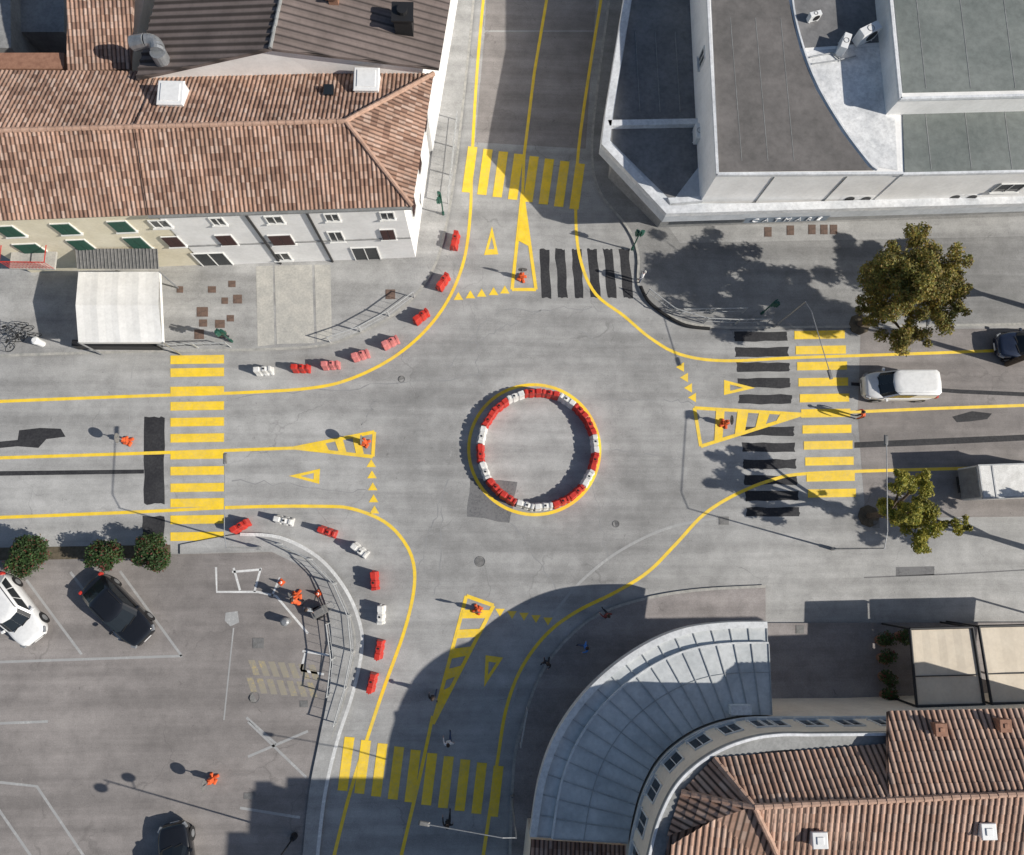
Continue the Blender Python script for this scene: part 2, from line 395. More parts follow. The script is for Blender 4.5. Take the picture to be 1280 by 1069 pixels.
teeth([(573, 371), (588, 369), (602, 367), (617, 365), (631, 363)], (0, -1)); teeth([(851, 459), (856, 472), (861, 485), (866, 497)], (-1, 0))
teeth([(464, 580), (465, 594), (466, 609), (467, 624), (468, 638)], (0, -1)); teeth([(625, 765), (640, 768), (655, 770), (670, 773), (685, 776)], (0, 1))
C0 = P(668, 561)
mb = MB(); stroke_mb(mb, [C0 + Vector((4.08 * math.cos(t * math.pi / 48), 4.08 * math.sin(t * math.pi / 48), z1)) for t in range(96)], .2, True); up(mb)
meta(mb.obj('road_marking', Y), 'yellow painted circle around the temporary roundabout', 'road marking', None, 'structure')
def bar(x0, y0, x1, y1, h): return [(x0, y0 - h), (x1, y1 - h), (x1, y1 + h), (x0, y0 + h)]
def vb(x0, y0, x1, y1, w_): return [(x0 - w_, y0), (x0 + w_, y0 + 1), (x1 + w_, y1 + 1), (x1 - w_, y1)]
sheet('crosswalk', [bar(213, y, 280, y - 1, 5.4) for y in (450, 466, 489, 508, 528, 548, 569, 589, 610, 629, 650, 671)], z1 + .008, Y, 'yellow zebra crossing with twelve wide bars')
sheet('crosswalk', [bar(993 + (y - 418) * .085, y, 1056 + (y - 418) * .07, y - 1, 5.2) for y in (419, 438, 458, 478, 498, 517, 537, 557, 577, 597, 617)], z1 + .008, Y, 'yellow zebra crossing with eleven bars near the trees')
sheet('crosswalk', [vb(591 + 19.2 * i, 183 + 3 * i, 583 + 19.2 * i, 240 + 3 * i, 5.8) for i in range(8)], z1 + .008, Y, 'yellow zebra crossing across the shaded street')
sheet('crosswalk', [vb(437 + 20.7 * i, 921 + 4 * i, 428 + 20.9 * i, 988 + 3.6 * i, 6.2) for i in range(10)], z1 + .008, Y, 'yellow zebra crossing with ten slanted bars')
def rough_bar(q, n=5, j=1.0):
    o = []
    for i in range(4):
        a = q[i]; b = q[(i + 1) % 4]
        for k in range(n):
            t = k / n; o.append((a[0] + (b[0] - a[0]) * t + random.uniform(-j, j), a[1] + (b[1] - a[1]) * t + random.uniform(-j, j)))
    return o
sheet('old_crosswalk', [rough_bar(bar(918 + (y - 420) * .07, y, 984 + (y - 420) * .07, y, 5.8)) for y in (421, 440, 459, 479, 499, 539, 559, 580, 600, 620, 640)], .006, MT['tar'], 'old zebra bars blacked out with tar')
sheet('old_crosswalk', [rough_bar(vb(680 + 20 * i, 311, 683 + 20.5 * i, 372, 6)) for i in range(6)], .006, MT['tar'], 'old zebra bars blacked out with tar')
sheet('tar_patch', [rough_bar([(181, 521), (206, 522), (205, 630), (180, 630)], 6, 1.5), rough_bar([(179, 645), (206, 645), (205, 672), (178, 672)], 4, 1)], .005, MT['tar'], 'black tar patches on the lane')
sheet('tar_patch', [[(-20, 554), (22, 550), (24, 538), (50, 535), (76, 536), (82, 546), (58, 549), (48, 560), (22, 558), (-20, 562)], [(-80, 590), (180, 587), (180, 592), (-80, 596)]], .0045, MT['tar'], 'irregular black tar patch and sealed trench')
sheet('tar_patch', [rough_bar([(588, 598), (646, 603), (637, 654), (583, 645)], 5, 1)], .0035, MT['tar2'], 'dark square asphalt repair under the barriers')
sheet('tar_patch', [[(1190, 521), (1215, 514), (1240, 517), (1234, 524), (1212, 527), (1196, 528)], [(1068, 553), (1150, 549), (1360, 540), (1360, 547), (1150, 557), (1068, 560)], [(1064, 478), (1200, 487), (1360, 494), (1360, 499), (1200, 492), (1064, 482)]], .0055, MT['tar'], 'dark sealed trench lines along the lane')
def wig(a, b, n=16, j=3.2):
    return [(a[0] + (b[0] - a[0]) * i / n + random.uniform(-j, j), a[1] + (b[1] - a[1]) * i / n + random.uniform(-j, j)) for i in range(n + 1)]
for a, b in [((292, 497), (600, 470)), ((755, 500), (868, 503)), ((590, 385), (600, 480)), ((560, 600), (520, 720)), ((470, 500), (452, 530)), ((740, 590), (760, 700)), ((640, 655), (700, 740)), ((290, 600), (460, 615)), ((700, 400), (820, 470)), ((760, 560), (860, 575)), ((610, 395), (560, 460)), ((680, 385), (590, 430)), ((555, 620), (545, 745)), ((620, 390), (740, 384)), ((606, 20), (598, 180))]:
    stroke('road_crack', wig(a, b), .05, .003, MT['crack'], 'thin meandering crack in the asphalt', jit=.8)
stroke('road_marking', [(895, 648), (850, 656), (810, 670), (765, 695), (725, 728), (700, 757), (680, 785), (660, 822), (642, 870), (626, 950)], .16, .005, MT['whiold'], 'worn white curved line')
stroke('road_marking', [(170, 443), (163, 480), (162, 520), (160, 548)], .05, .005, MT['whiold'], 'thin faded chalk line')
wl = lambda l, wd=.14, m='whiold', sm=False, z=.008: stroke('parking_line', l, wd, z, MT[m], 'faded white parking bay line', sm=sm)
for l in ([(33, 725), (102, 818)], [(88, 715), (150, 800)], [(150, 714), (227, 820)], [(-40, 829), (228, 820)], [(0, 978), (46, 983), (108, 1075)], [(-10, 1000), (42, 1075)], [(300, 1010), (375, 1022)], [(308, 897), (345, 930)], [(-20, 905), (60, 902)], [(310, 902), (383, 972)], [(385, 914), (310, 946)]): wl(l)
for l in ([(270, 709), (271, 740), (322, 740), (345, 745), (385, 792)], [(292, 710), (300, 738)], [(326, 710), (318, 740)], [(350, 722), (340, 745)], [(378, 814), (411, 819)], [(382, 815), (376, 838)], [(376, 838), (405, 843)], [(290, 715), (326, 712)]): wl(l, .13, 'whi')
sheet('parking_line', [[(282, 766), (297, 764), (299, 778), (288, 783), (281, 776)]], .008, MT['whiold'], 'worn pale painted arrow on asphalt')
stroke('parking_line', [(292, 785), (284, 860), (280, 900)], .08, .008, MT['whiold'], 'thin worn line on the car park')
sheet('parking_line', [[(310 + 12.5 * i, 825 + i), (318 + 12.5 * i, 825 + i), (325 + 12.5 * i, 844 + i), (317 + 12.5 * i, 844 + i)] for i in range(7)] + [[(308 + 12.5 * i, 847 + i), (316 + 12.5 * i, 847 + i), (322 + 12.5 * i, 866 + i), (314 + 12.5 * i, 866 + i)] for i in range(7)], .008, MT['yelold'], 'faded yellow hatching of a removed bay')
stroke('tyre_marks', [(1080, 722), (1180, 718), (1290, 712)], .08, .009, MT['tar2'], 'thin dark groove along the pavement')
sheet('tar_patch', [[(1120, 709), (1168, 708), (1168, 719), (1120, 720)]], .009, MT['tar2'], 'small dark repair in the pavement')
def cover(x, y, sx, sy, z, m='iron'):
    q = [(x - sx / 2, y - sy / 2), (x + sx / 2, y - sy / 2), (x + sx / 2, y + sy / 2), (x - sx / 2, y + sy / 2)]
    mb = MB(); mb.prism(PL(q, z), z - .01, z + .012); mb.prism(PL([(x + (a - x) * .8, y + (b - y) * .8) for a, b in q], z), z + .012, z + .018)
    meta(mb.obj('manhole_cover', [MT[m]]), 'square rusty brown manhole cover set in pavement' if m != 'irong' else 'square grey iron manhole cover', 'manhole cover', 'manhole covers')
for x, y, a, b in [(290, 355, 9, 8), (297, 374, 11, 11), (281, 376, 8, 8), (265, 362, 10, 8), (253, 390, 14, 12), (275, 405, 12, 10), (288, 398, 9, 8), (254, 404, 10, 9), (249, 418, 12, 12), (278, 418, 9, 9), (225, 362, 8, 8), (488, 368, 12, 12)]: cover(x, y, a, b, .125)
for x, y in [(988, 288), (1015, 287), (1030, 287), (1042, 287), (960, 290)]: cover(x, y, 9, 12, .128, 'iron')
for x, y, a, b in [(323, 804, 14, 13), (905, 651, 12, 10), (1000, 787, 10, 10), (1095, 655, 9, 10), (380, 880, 10, 8), (312, 995, 14, 8)]: cover(x, y, a, b, .127 if (y > 779 and x > 900) else .012, 'irong')
for x, y, r_ in ((600, 702, .3), (502, 474, .2), (770, 655, .2), (318, 872, .3)):
    mb = MB(); mb.cyl(P(x, y, .002), P(x, y, .012), r_ * .85, r_ * .85, 20); mb.torus(P(x, y, .008), r_, .02, (0, 0, 1))
    meta(mb.obj('manhole_cover', MT['irong']), 'round iron manhole cover in the road', 'manhole cover', 'manhole covers')

# ---------------------------------------------------------------- roofs
def tiled(root, name, poly, m, pitch=.23, amp=.05, rl=.37, flat=False):
    o = poly[0]; U = (poly[1] - o).normalized(); W_ = sum((p - o for p in poly[2:]), Vector()) / (len(poly) - 2)
    V = (W_ - U * W_.dot(U)).normalized(); N = U.cross(V)
    if N.z < 0: N = -N
    us = [(p - o).dot(U) for p in poly]; vs_ = [(p - o).dot(V) for p in poly]
    u0 = math.floor(min(us) / pitch) * pitch; k = 6; nu = int(math.ceil((max(us) - u0) / pitch)) * k
    v0 = math.floor(min(vs_) / rl); nr = int(math.ceil(max(vs_) / rl)) - v0
    prof = (0, .62, .93, .93, .62, .0) if not flat else (0, 0, 0, 0, 1, 1)
    vs = []; fs = []; rows = []
    for r in range(nr):
        for e in (0, 1):
            v = (v0 + r + (e * .985)) * rl; row = []
            for i in range(nu + 1):
                c = i // k; h = amp * prof[i % k]
                rnd = noise.noise(Vector((c * 3.7, (v0 + r) * 2.3, 1.3)))
                hh = h + (0 if flat else (.022 * (1 - e) + rnd * .012))
                uu = u0 + i * pitch / k + (0 if flat else rnd * .012 + .015 * noise.noise(Vector((c * 1.7, v * .3, 5))))
                row.append(len(vs)); vs.append(o + U * uu + V * v + N * hh)
            rows.append(row)
    for a, b in zip(rows, rows[1:]):
        for i in range(nu): fs.append((a[i], a[i + 1], b[i + 1], b[i]))
    me = bpy.data.meshes.new(name); me.from_pydata([tuple(v) for v in vs], [], fs)
    bm = bmesh.new(); bm.from_mesh(me)
    cen = sum(poly, Vector()) / len(poly)
    for i in range(len(poly)):
        a = poly[i]; b = poly[(i + 1) % len(poly)]; no = (b - a).cross(N).normalized()
        if no.dot(cen - a) > 0: no = -no
        bmesh.ops.bisect_plane(bm, geom=bm.verts[:] + bm.edges[:] + bm.faces[:], plane_co=a, plane_no=no, clear_outer=True)
    q = [bm.verts.new(p - N * .05) for p in poly]; bm.faces.new(q)
    q2 = [bm.verts.new(p - N * .18) for p in poly]; bm.faces.new(q2)
    for i in range(len(poly)):
        j = (i + 1) % len(poly); bm.faces.new((q[i], q[j], q2[j], q2[i]))
    uv = bm.loops.layers.uv.new('UVMap')
    for f in bm.faces:
        for l in f.loops:
            d = l.vert.co - o; l[uv].uv = (d.dot(U), d.dot(V))
    org = WO[root.name]; bm.transform(Matrix.Translation(-org)); bm.to_mesh(me); bm.free(); me.materials.append(m)
    ob = bpy.data.objects.new(name, me); link(ob, root, org); return ob
def ridge(root, a, b, r=.13, m='ridge'):
    mb = MB(); L = (b - a).length; n = max(1, int(L / .42)); d = (b - a) / n
    for i in range(n):
        p = a + d * i + Vector((random.uniform(-.01, .01), random.uniform(-.01, .01), .05)); mb.cyl(p, p + d * 1.08, r * 1.08, r * .9, 8)
    return mb.obj('ridge_cap', MT[m], root, smooth=False)
def wallprism(root, pts, z0, z1, m, name='wall'):
    mb = MB(); mb.prism(pts, z0, z1); return mb.obj(name, MT[m], root)
WM = {}
def winmesh(kind, w_, h_):
    key = (kind, round(w_, 2), round(h_, 2))
    if key in WM: return WM[key]
    d = .07; fr = MB()
    for x, z, a, b in ((-w_ / 2, 0, .06, h_ + .08), (w_ / 2, 0, .06, h_ + .08), (0, h_ / 2, w_, .06), (0, 0, .04, h_)): fr.box((x, -d / 2, z), (a, d, b - .003))
    fr.box((0, -d, -h_ / 2 - .06), (w_ + .2, d * 2 + .05, .06))
    pn = MB(); pn.add([(-w_ / 2, -.02, -h_ / 2), (w_ / 2, -.02, -h_ / 2), (w_ / 2, -.02, h_ / 2), (-w_ / 2, -.02, h_ / 2)], [(0, 1, 2, 3)])
    sh = MB()
    for sx in (-1, 1):
        if kind[0] == 'c': cx_ = sx * w_ / 4; ww = w_ / 2 - .02
        else: cx_ = sx * (w_ / 2 + w_ / 4 + .05); ww = w_ / 2
        sh.box((cx_, -.1, 0), (ww, .03, h_))
        for k in range(int(h_ / .12)): sh.box((cx_, -.125, -h_ / 2 + .08 + k * .12), (ww - .1, .02, .05))
    r = []
    for nme, b, m in (('window', fr, MT['frame']), ('window_pane', pn, MT['glass']), ('shutter', sh, MT['shutg'] if kind[1] == 'g' else MT['shutb'])):
        if nme == 'shutter' and kind[0] == 'n': continue
        me = bpy.data.meshes.new(nme); me.from_pydata([tuple(v) for v in b.v], [], b.f); me.materials.append(m); r.append((nme, me))
    WM[key] = r; return r
def window(root, A, B, px, py, w_, h_, kind, s=None, z=None, flip=False):
    D = (B - A); D.z = 0; D.normalize(); n = Vector((D.y, -D.x, 0))
    if flip: n = -n
    if s is None:
        r = R @ Vector((px - CX, CY - py, -F)); t = (A - CAM).dot(n) / r.dot(n); q = CAM + r * t
    else: q = A + D * s; q.z = z
    q = q + n * .004; rz = math.atan2(n.x, -n.y)
    par = root
    for nme, me in winmesh(kind, w_, h_):
        o = bpy.data.objects.new(nme, me); COL.objects.link(o); WO[o.name] = q
        o.parent = par
        if par is root: o.location = q - WO[root.name]; o.rotation_euler = (0, 0, rz); par = o
    return par

# ---- houses upper left
ZE, ZR = 8.0, 9.8
F0, Fs, F1 = P(-80, 279, ZE), P(185, 269, ZE), P(515, 258, ZE)
Rr1 = P(432, 152, ZR); Rr0 = P(-80, 166, ZR); K0, K1 = P(-80, 88, ZE), P(542, 93, ZE)
def onl(a, b, p):
    d = Vector(((b - a).x, (b - a).y)); t = (Vector(((p - a).x, (p - a).y))).dot(d) / d.length_squared; return a.lerp(b, t)
Rs = onl(Rr0, Rr1, Fs); Ks = onl(K0, K1, Fs)
hw = empty('house', Vector((Fs.x + 5, Fs.y + 4, 0)), 'long white plastered house with hipped clay tile roof and brown shutters', 'house')
W1 = [Vector((Fs.x, Fs.y + .45, 0)), Vector((F1.x - .6, F1.y + .45, 0)), Vector((K1.x - .85, K1.y - .3, 0)), Vector((Ks.x, Ks.y - .3, 0))]
wallprism(hw, W1, 0, ZE - .05, 'wallw')
tiled(hw, 'roof', [Fs, F1, Rr1, Rs], MT['tile']); tiled(hw, 'roof', [K1, Ks, Rs, Rr1], MT['tile']); tiled(hw, 'roof', [F1, K1, Rr1], MT['tile'])
ridge(hw, Rs, Rr1); ridge(hw, F1, Rr1); ridge(hw, K1, Rr1)
hy = empty('house', Vector((Fs.x - 5, Fs.y + 4, 0)), 'cream plastered house with clay tile roof and green shutters', 'house')
W2 = [Vector((F0.x, F0.y + .45, 0)), Vector((Fs.x - .02, Fs.y + .5, 0)), Vector((Ks.x - .02, Ks.y - .3, 0)), Vector((K0.x, K0.y - .3, 0))]
wallprism(hy, W2, 0, ZE - .05, 'wally')
tiled(hy, 'roof', [F0, Fs, Rs, Rr0], MT['tile']); tiled(hy, 'roof', [Ks, K0, Rr0, Rs], MT['tile']); ridge(hy, Rr0, Rs)
A, B = W1[0], W1[1]
for x, y, ww in ((200, 279, .95), (272, 276, .7), (343, 274, .9), (415, 271, .75), (484, 269, .75)): window(hw, A, B, x, y, ww, .8, 'nb')
for x, y, k, kd in ((217, 301, .9, 'cb'), (283, 299, .9, 'cb'), (352, 299, 1.3, 'cb'), (420, 295, .8, 'nb'), (485, 292, .8, 'cb')): window(hw, A, B, x, y, k, 1.25, kd)
for x, y, ww, hh in ((267, 325, 1.9, 2.2), (458, 318, 1.6, 2.2), (352, 320, 1.0, 1.0)): window(hw, A, B, x, y, ww, hh, 'nb')
for x in (300, 378):
    p = P(x, 267, 7.8); q = onl(A, B, p); mb = MB(); mb.cyl(Vector((q.x, q.y - .07, .1)), Vector((q.x, q.y - .07, 7.8)), .075); mb.obj('drainpipe', MT['dark'], hw)
mb = MB(); mb.box(((A.x + B.x) / 2, (A.y + B.y) / 2 - .03, 3.1), ((B - A).length, .06, .12), math.atan2(B.y - A.y, B.x - A.x)); mb.obj('string_course', MT['wallg'], hw)
for k in range(3): window(hw, W1[1], W1[2], 0, 0, .8, 1.2, 'cb', s=1.5 + k * 2.8, z=4.2)
mb = MB(); mb.box(((Fs.x + F1.x) / 2, (Fs.y + F1.y) / 2 - .06, ZE - .1), ((F1 - Fs).length, .14, .12), math.atan2(F1.y - Fs.y, F1.x - Fs.x)); mb.obj('gutter', MT['gutter'], hw)
A, B = W2[0], W2[1]
for x, y in ((12, 288), (82, 285), (152, 282)): window(hy, A, B, x, y, 1.0, 1.2, 'cg')
for x, y, k in ((40, 311, 1.3), (103, 306, 1.0), (172, 303, 1.0)): window(hy, A, B, x, y, k, 1.5, 'cg')
bp = onl(A, B, P(42, 315, 3.2)); bal = MB(); bal.box((bp.x, bp.y - .55, 3.1), (2.6, 1.1, .14)); bal_o = bal.obj('balcony', MT['conc'], hy)
rl_ = MB()
for i in range(14): rl_.cyl((bp.x - 1.25 + i * .192, bp.y - 1.07, 3.18), (bp.x - 1.25 + i * .192, bp.y - 1.07, 4.1), .015, n=6)
rl_.box((bp.x, bp.y - 1.07, 4.12), (2.6, .05, .04)); rl_.box((bp.x - 1.27, bp.y - .55, 4.12), (.04, 1.05, .04)); rl_.box((bp.x + 1.27, bp.y - .55, 4.12), (.04, 1.05, .04))
o = rl_.obj('balcony_railing', MT['bred'], bal_o, origin=WO[hy.name]); o.location = (0, 0, 0)
def skybox(root, px, py, z, s, hgt, m='white'):
    p = P(px, py, z); mb = MB(); mb.box(p + Vector((0, 0, -.3)), (s, s, hgt + .6), mi=0); mb.box(p + Vector((0, 0, hgt / 2 + .04)), (s + .12, s + .12, .08), mi=0, tz=.92)
    mb.box(p + Vector((0, 0, hgt / 2 + .1)), (s - .3, s - .3, .05)); return mb.obj('roof_hatch', MT[m], root, bevel=.02)
skybox(hw, 216, 120, 9.2, 1.3, .5); skybox(hw, 459, 103, 8.7, 1.3, .5)
mb = MB(); p = P(411, 113, 8.9); mb.box(p, (.5, .6, .2)); mb.obj('skylight', MT['glass'], hw)
# ---- brown metal roof building
hb = empty('warehouse', P(350, 60, 0), 'long building with brown ribbed metal roof and white gable wall', 'building')
g0, g1, g2 = P(170, 98, 8.6), P(338, 61, 10.4), P(549, 86, 8.8)
dirn = (P(352, -5, 10.4) - g1); dirn.z = 0; dirn = dirn.normalized() * 14
h0, h1, h2 = g0 + dirn, g1 + dirn, g2 + dirn
tiled(hb, 'roof', [h0, g0, g1, h1], MT['metalroof'], .45, .07, 30, True); tiled(hb, 'roof', [g2, h2, h1, g1], MT['metalroof'], .45, .07, 30, True)
ridge(hb, g1, h1, .1, 'gutter')
mb = MB(); gy = Vector((0, .25, 0)); a, b, c = g0 + gy, g1 + gy, g2 + gy; ei = 1.0
mb.add([(a.x, a.y, 0), (c.x - ei, c.y, 0), c - Vector((ei, 0, .0)), b - Vector((0, 0, .1)), a - Vector((0, 0, .1)), (h0.x, h0.y, 0), (h2.x - ei, h2.y, 0), h2 - Vector((ei, 0, .0)), h1 - Vector((0, 0, .1)), h0 - Vector((0, 0, .1))],
       [(0, 1, 2, 3, 4), (5, 9, 8, 7, 6), (1, 6, 7, 2), (0, 4, 9, 5)]); mb.obj('wall', MT['wallw'], hb)
p = P(200, 58, 9.5); mb = MB()
pts = [p + Vector((.55 * math.cos(t) - .2, .55 * math.sin(t) - .3, .1)) for t in [rad(x) for x in range(100, -11, -18)]]
mb.tube([q + Vector((-.4, 0, 0)) for q in pts], .36, 14); mb.cyl(p + Vector((-.05, -.5, -1)), p + Vector((-.05, -.4, .1)), .42, .42, 16)
mb.cyl(pts[0] + Vector((-.4, 0, 0)), pts[0] + Vector((-1.2, .05, -.3)), .36, .4, 14); mb.obj('ventilation_duct', MT['steel'], hb)
p = P(505, 28, 9.6); mb = MB(); mb.box(p, (.95, .95, 1.3)); mb.box(p + Vector((0, 0, .75)), (1.15, 1.15, .1)); mb.cyl(p + Vector((0, 0, .8)), p + Vector((0, 0, 1.0)), .28); mb.obj('chimney', MT['dark'], hb)
p = P(418, 2, 9.9); mb = MB(); mb.box(p, (.5, .5, 1.0)); mb.box(p + Vector((0, 0, .55)), (.7, .7, .1)); mb.obj('chimney', MT['terra'], hb)
hs = empty('house', P(120, 60, 0), 'small tiled house squeezed between larger buildings', 'house')
q = [P(84, 89, 7.4), P(163, 87, 7.4), P(170, -90, 9.2), P(84, -90, 9.2)]
tiled(hs, 'roof', q, MT['tile']); wallprism(hs, [Vector((a.x, a.y, 0)) for a in (q[0] + Vector((.2, .3, 0)), q[1] + Vector((-.1, .3, 0)), q[2], q[3])], 0, 7.2, 'wallb')
hf = empty('outbuilding', P(30, 60, 0), 'low flat roofed courtyard building with brick parapet', 'building')
wallprism(hf, PL([(-80, 86), (80, 86), (80, 66), (-80, 66)], 7.2), 0, 7.2, 'terra'); wallprism(hf, PL([(-80, 60), (14, 60), (12, -60), (-80, -60)], 4), 0, 4, 'wallg')
wallprism(hf, PL([(24, 40), (80, 40), (80, -60), (24, -60)], 3), 0, 3, 'wallg')

# ---- shop upper right
sh = empty('shop', P(950, 200, 0), 'white flat roofed shop complex with dark bitumen roofs and parapets', 'shop')
ZO = 4.7
outl = [(793, -80), (757, 140), (752, 180), (833, 267), (1360, 252)]
T = PL(outl, ZO) + [P(1360, -80, ZO)]
gf = PL([(800, -80), (777, 140), (775, 178), (843, 245), (1360, 225)], 4.4) + [P(1360, -80, 4.4)]
wallprism(sh, gf, 0, 3.62, 'wallg', 'ground_floor_wall')
wallprism(sh, T, 3.6, 4.3, 'wallbl', 'canopy_slab')
wallprism(sh, PL([(803, -80), (767, 142), (763, 176), (842, 254), (1360, 240), (1360, -80)], 4.3), 4.304, 4.32, 'flatd', 'roof')
inn = PL([(802, -80), (766, 142), (762, 177), (837, 257), (1360, 242)], ZO)
mb = MB()
for i in range(4): mb.prism([T[i], T[i + 1], inn[i + 1], inn[i]], 4.3, ZO)
mb.obj('parapet', MT['parapet'], sh)
mb = MB(); mb.prism(PL([(760, 150), (876, 148), (876, 155), (762, 157)], ZO), 4.3, ZO); mb.obj('parapet', MT['parapet'], sh)
mb = MB(); mb.prism(PL([(835, 247), (882, 245), (883, 250), (838, 254)], ZO), 4.3, ZO - .02); mb.obj('parapet', MT['parapet'], sh)
for x in (800, 825, 850):
    mb = MB(); a, b = P(x - 6, 40, 4.34), P(x, 140, 4.34); mb.cyl(a, b, .03, n=6); mb.obj('roof_seam', MT['gutter'], sh)
wallprism(sh, PL([(838, 255), (1360, 240), (1360, 200), (880, 200)], 4.33), 4.325, 4.36, 'wallbl', 'terrace_floor')
ZM = 7.6
wallprism(sh, PL([(880, -80), (896, 219), (1127, 218), (1112, -80)], ZM), 4.3, ZM, 'wallw', 'wall')
wallprism(sh, PL([(1122, 120), (1127, 219), (1360, 214), (1360, 120)], ZM - .02), 4.3, ZM - .02, 'wallw', 'wall')
def flat(pl, z, m, nm='roof', t=.03):
    mb = MB(); mb.prism(PL(pl, z + t), z + .001, z + t); return mb.obj(nm, MT[m], sh)
curve = [(985, -80), (986, 0), (1000, 62), (1020, 112), (1052, 165), (1085, 208), (1092, 213)]
flat([(886, -80)] + curve + [(899, 215)], ZM, 'flatb')
flat([(990, -80), (990, 0), (1002, 60), (1108, 52), (1106, -80)], ZM, 'flatshade')  # shadow of the higher block, laid on the roof as a grey sheet
flat([(1003, 64), (1024, 110), (1056, 162), (1092, 208), (1122, 213), (1114, 56)], ZM, 'whiteroof')
mb = MB(); cp = smooth_line(PL([(a + 4, b) for a, b in curve], ZM), .4)
for a, b in zip(cp, cp[1:]):
    d = (b - a).normalized(); n_ = Vector((-d.y, d.x, 0)) * .05
    mb.add([a + n_, a - n_, b - n_, b + n_] + [q + Vector((0, 0, .12)) for q in (a + n_, a - n_, b - n_, b + n_)], [(4, 5, 6, 7), (0, 4, 7, 3), (1, 2, 6, 5)])
mb.obj('curved_parapet', MT['parapet'], sh)
flat([(1128, 130), (1360, 125), (1360, 213), (1131, 217)], ZM, 'flatg')
ZH = 9.0
wallprism(sh, PL([(1104, -80), (1124, 125), (1360, 119), (1360, -80)], ZH), 4.3, ZH, 'wallw', 'wall')
flat([(1110, -80), (1129, 116), (1360, 111), (1360, -80)], ZH, 'flatg')
def seam(p, s, rz=0): mb = MB(); mb.box(p, s, rz); mb.obj('roof_seam', MT['gutter'], sh)
for x in range(1160, 1360, 50): seam(P(x, 172, ZM + .035), (.04, 3.9, .015))
for x in range(1150, 1360, 55): seam(P(x, 40, ZH + .035), (.04, 7.0, .015))
for x in range(920, 985, 32): seam(P(x, 110, ZM + .035), (.03, 9, .01), .02)
mb = MB()
for l, z in (([(880, -80), (896, 219), (1127, 218)], ZM), ([(1104, -80), (1124, 125), (1360, 119)], ZH), ([(1127, 219), (1360, 214)], ZM)):
    for a, b in zip(PL(l, z), PL(l[1:], z)):
        L = (b - a).length; mb.box((a + b) / 2 + Vector((0, 0, .08)), (L, .15, .18), math.atan2(b.y - a.y, b.x - a.x))
mb.obj('coping', MT['parapet'], sh)
a, b = P(896, 219, ZM), P(1127, 218, ZM)
for x in (965, 1055):
    q = onl(a, b, P(x, 230, 7)); mb = MB(); mb.box((q.x, q.y - .02, 5.9), (.04, .05, 3.0)); mb.obj('panel_joint', MT['gutter'], sh)
a2, b2 = P(1127, 219, ZM), P(1360, 214, ZM)
window(sh, a2 + Vector((0, -.01, 0)), b2 + Vector((0, -.01, 0)), 1262, 234, 1.6, .9, 'nb')
a3, b3 = P(880, -80, ZM), P(896, 219, ZM)
window(sh, a3, b3, 0, 0, .8, 1.0, 'nb', s=7, z=6.2)
fa, fb = T[3], T[4]; fd = (fb - fa).normalized(); fn = Vector((fd.y, -fd.x, 0))
tc = bpy.data.curves.new('lettering', 'FONT'); tc.body = "CATMARE"; tc.size = .6; tc.extrude = .02; tc.align_x = 'CENTER'; tc.align_y = 'CENTER'; tc.space_character = 1.9
to = bpy.data.objects.new('tmp', tc); COL.objects.link(to); bpy.context.view_layer.update()
tm = bpy.data.meshes.new_from_object(to.evaluated_get(bpy.context.evaluated_depsgraph_get())); bpy.data.objects.remove(to)
tm.materials.append(plain('white_lettering', (.95, .95, .95), .4)); t_ = bpy.data.objects.new('sign_lettering', tm)
r = R @ Vector((983 - CX, CY - 274, -F)); tt = (fa - CAM).dot(fn) / r.dot(fn); q = CAM + r * tt
bd = MB(); dv = Vector((fd.x, fd.y, 0)); uz = Vector((0, 0, .33)); c_ = q + fn * .02
bd.add([c_ - dv * 2.6 - uz, c_ + dv * 2.6 - uz, c_ + dv * 2.6 + uz, c_ - dv * 2.6 + uz], [(0, 1, 2, 3)]); bd.obj('sign_board', plain('slate_blue_board', (.25, .3, .36), .6), sh)
link(t_, sh, q + fn * .045); t_.rotation_euler = (rad(90), 0, math.atan2(fd.y, fd.x))
def acunit(px, py, z, rz=0, s=1.0):
    p = P(px, py, z); e = MB(); e.box((0, 0, .4 * s), (1.0 * s, .42 * s, .75 * s)); e.box((-.35 * s, 0, .02), (.06, .5 * s, .05)); e.box((.35 * s, 0, .02), (.06, .5 * s, .05))
    o = e.obj('air_conditioner', MT['white'], None, p, local=True, bevel=.02); meta(o, 'white air conditioning unit on the flat shop roof', 'air conditioner', 'rooftop units'); o.rotation_euler = (0, 0, rz)
    f = MB(); f.torus((.12 * s, -.215 * s, .42 * s), .26 * s, .02, (0, 1, 0)); f.cyl((.12 * s, -.212 * s, .42 * s), (.12 * s, -.222 * s, .42 * s), .24 * s, n=18)
    f.obj('fan_grille', MT['dark'], o, p, local=True)
    f = MB(); f.torus((0, 0, .785 * s), .15 * s, .015, (0, 0, 1)); f.obj('top_grille', MT['irong'], o, p, local=True)
acunit(1050, 62, ZM + .03, 1.2, 1.0); acunit(1078, 50, ZM + .03, .5, 1.25); acunit(1055, 249, 4.36, 0); acunit(1075, 249, 4.36, 0); acunit(1185, 247, 4.36, 0); acunit(1206, 247, 4.36, 0); acunit(870, 172, 4.32, 1.57)
acunit(1015, 25, ZM + .03, .3, .7)
mb = MB(); mb.tube([P(1012, 72, ZM + .12), P(1040, 66, ZM + .12), P(1052, 76, ZM + .12)], .04); mb.obj('roof_pipe', MT['steel'], sh)
mb = MB(); mb.tube([P(1015, 80, ZM + .12), P(1044, 76, ZM + .12), P(1070, 70, ZM + .12)], .04); mb.obj('roof_pipe', MT['steel'], sh)

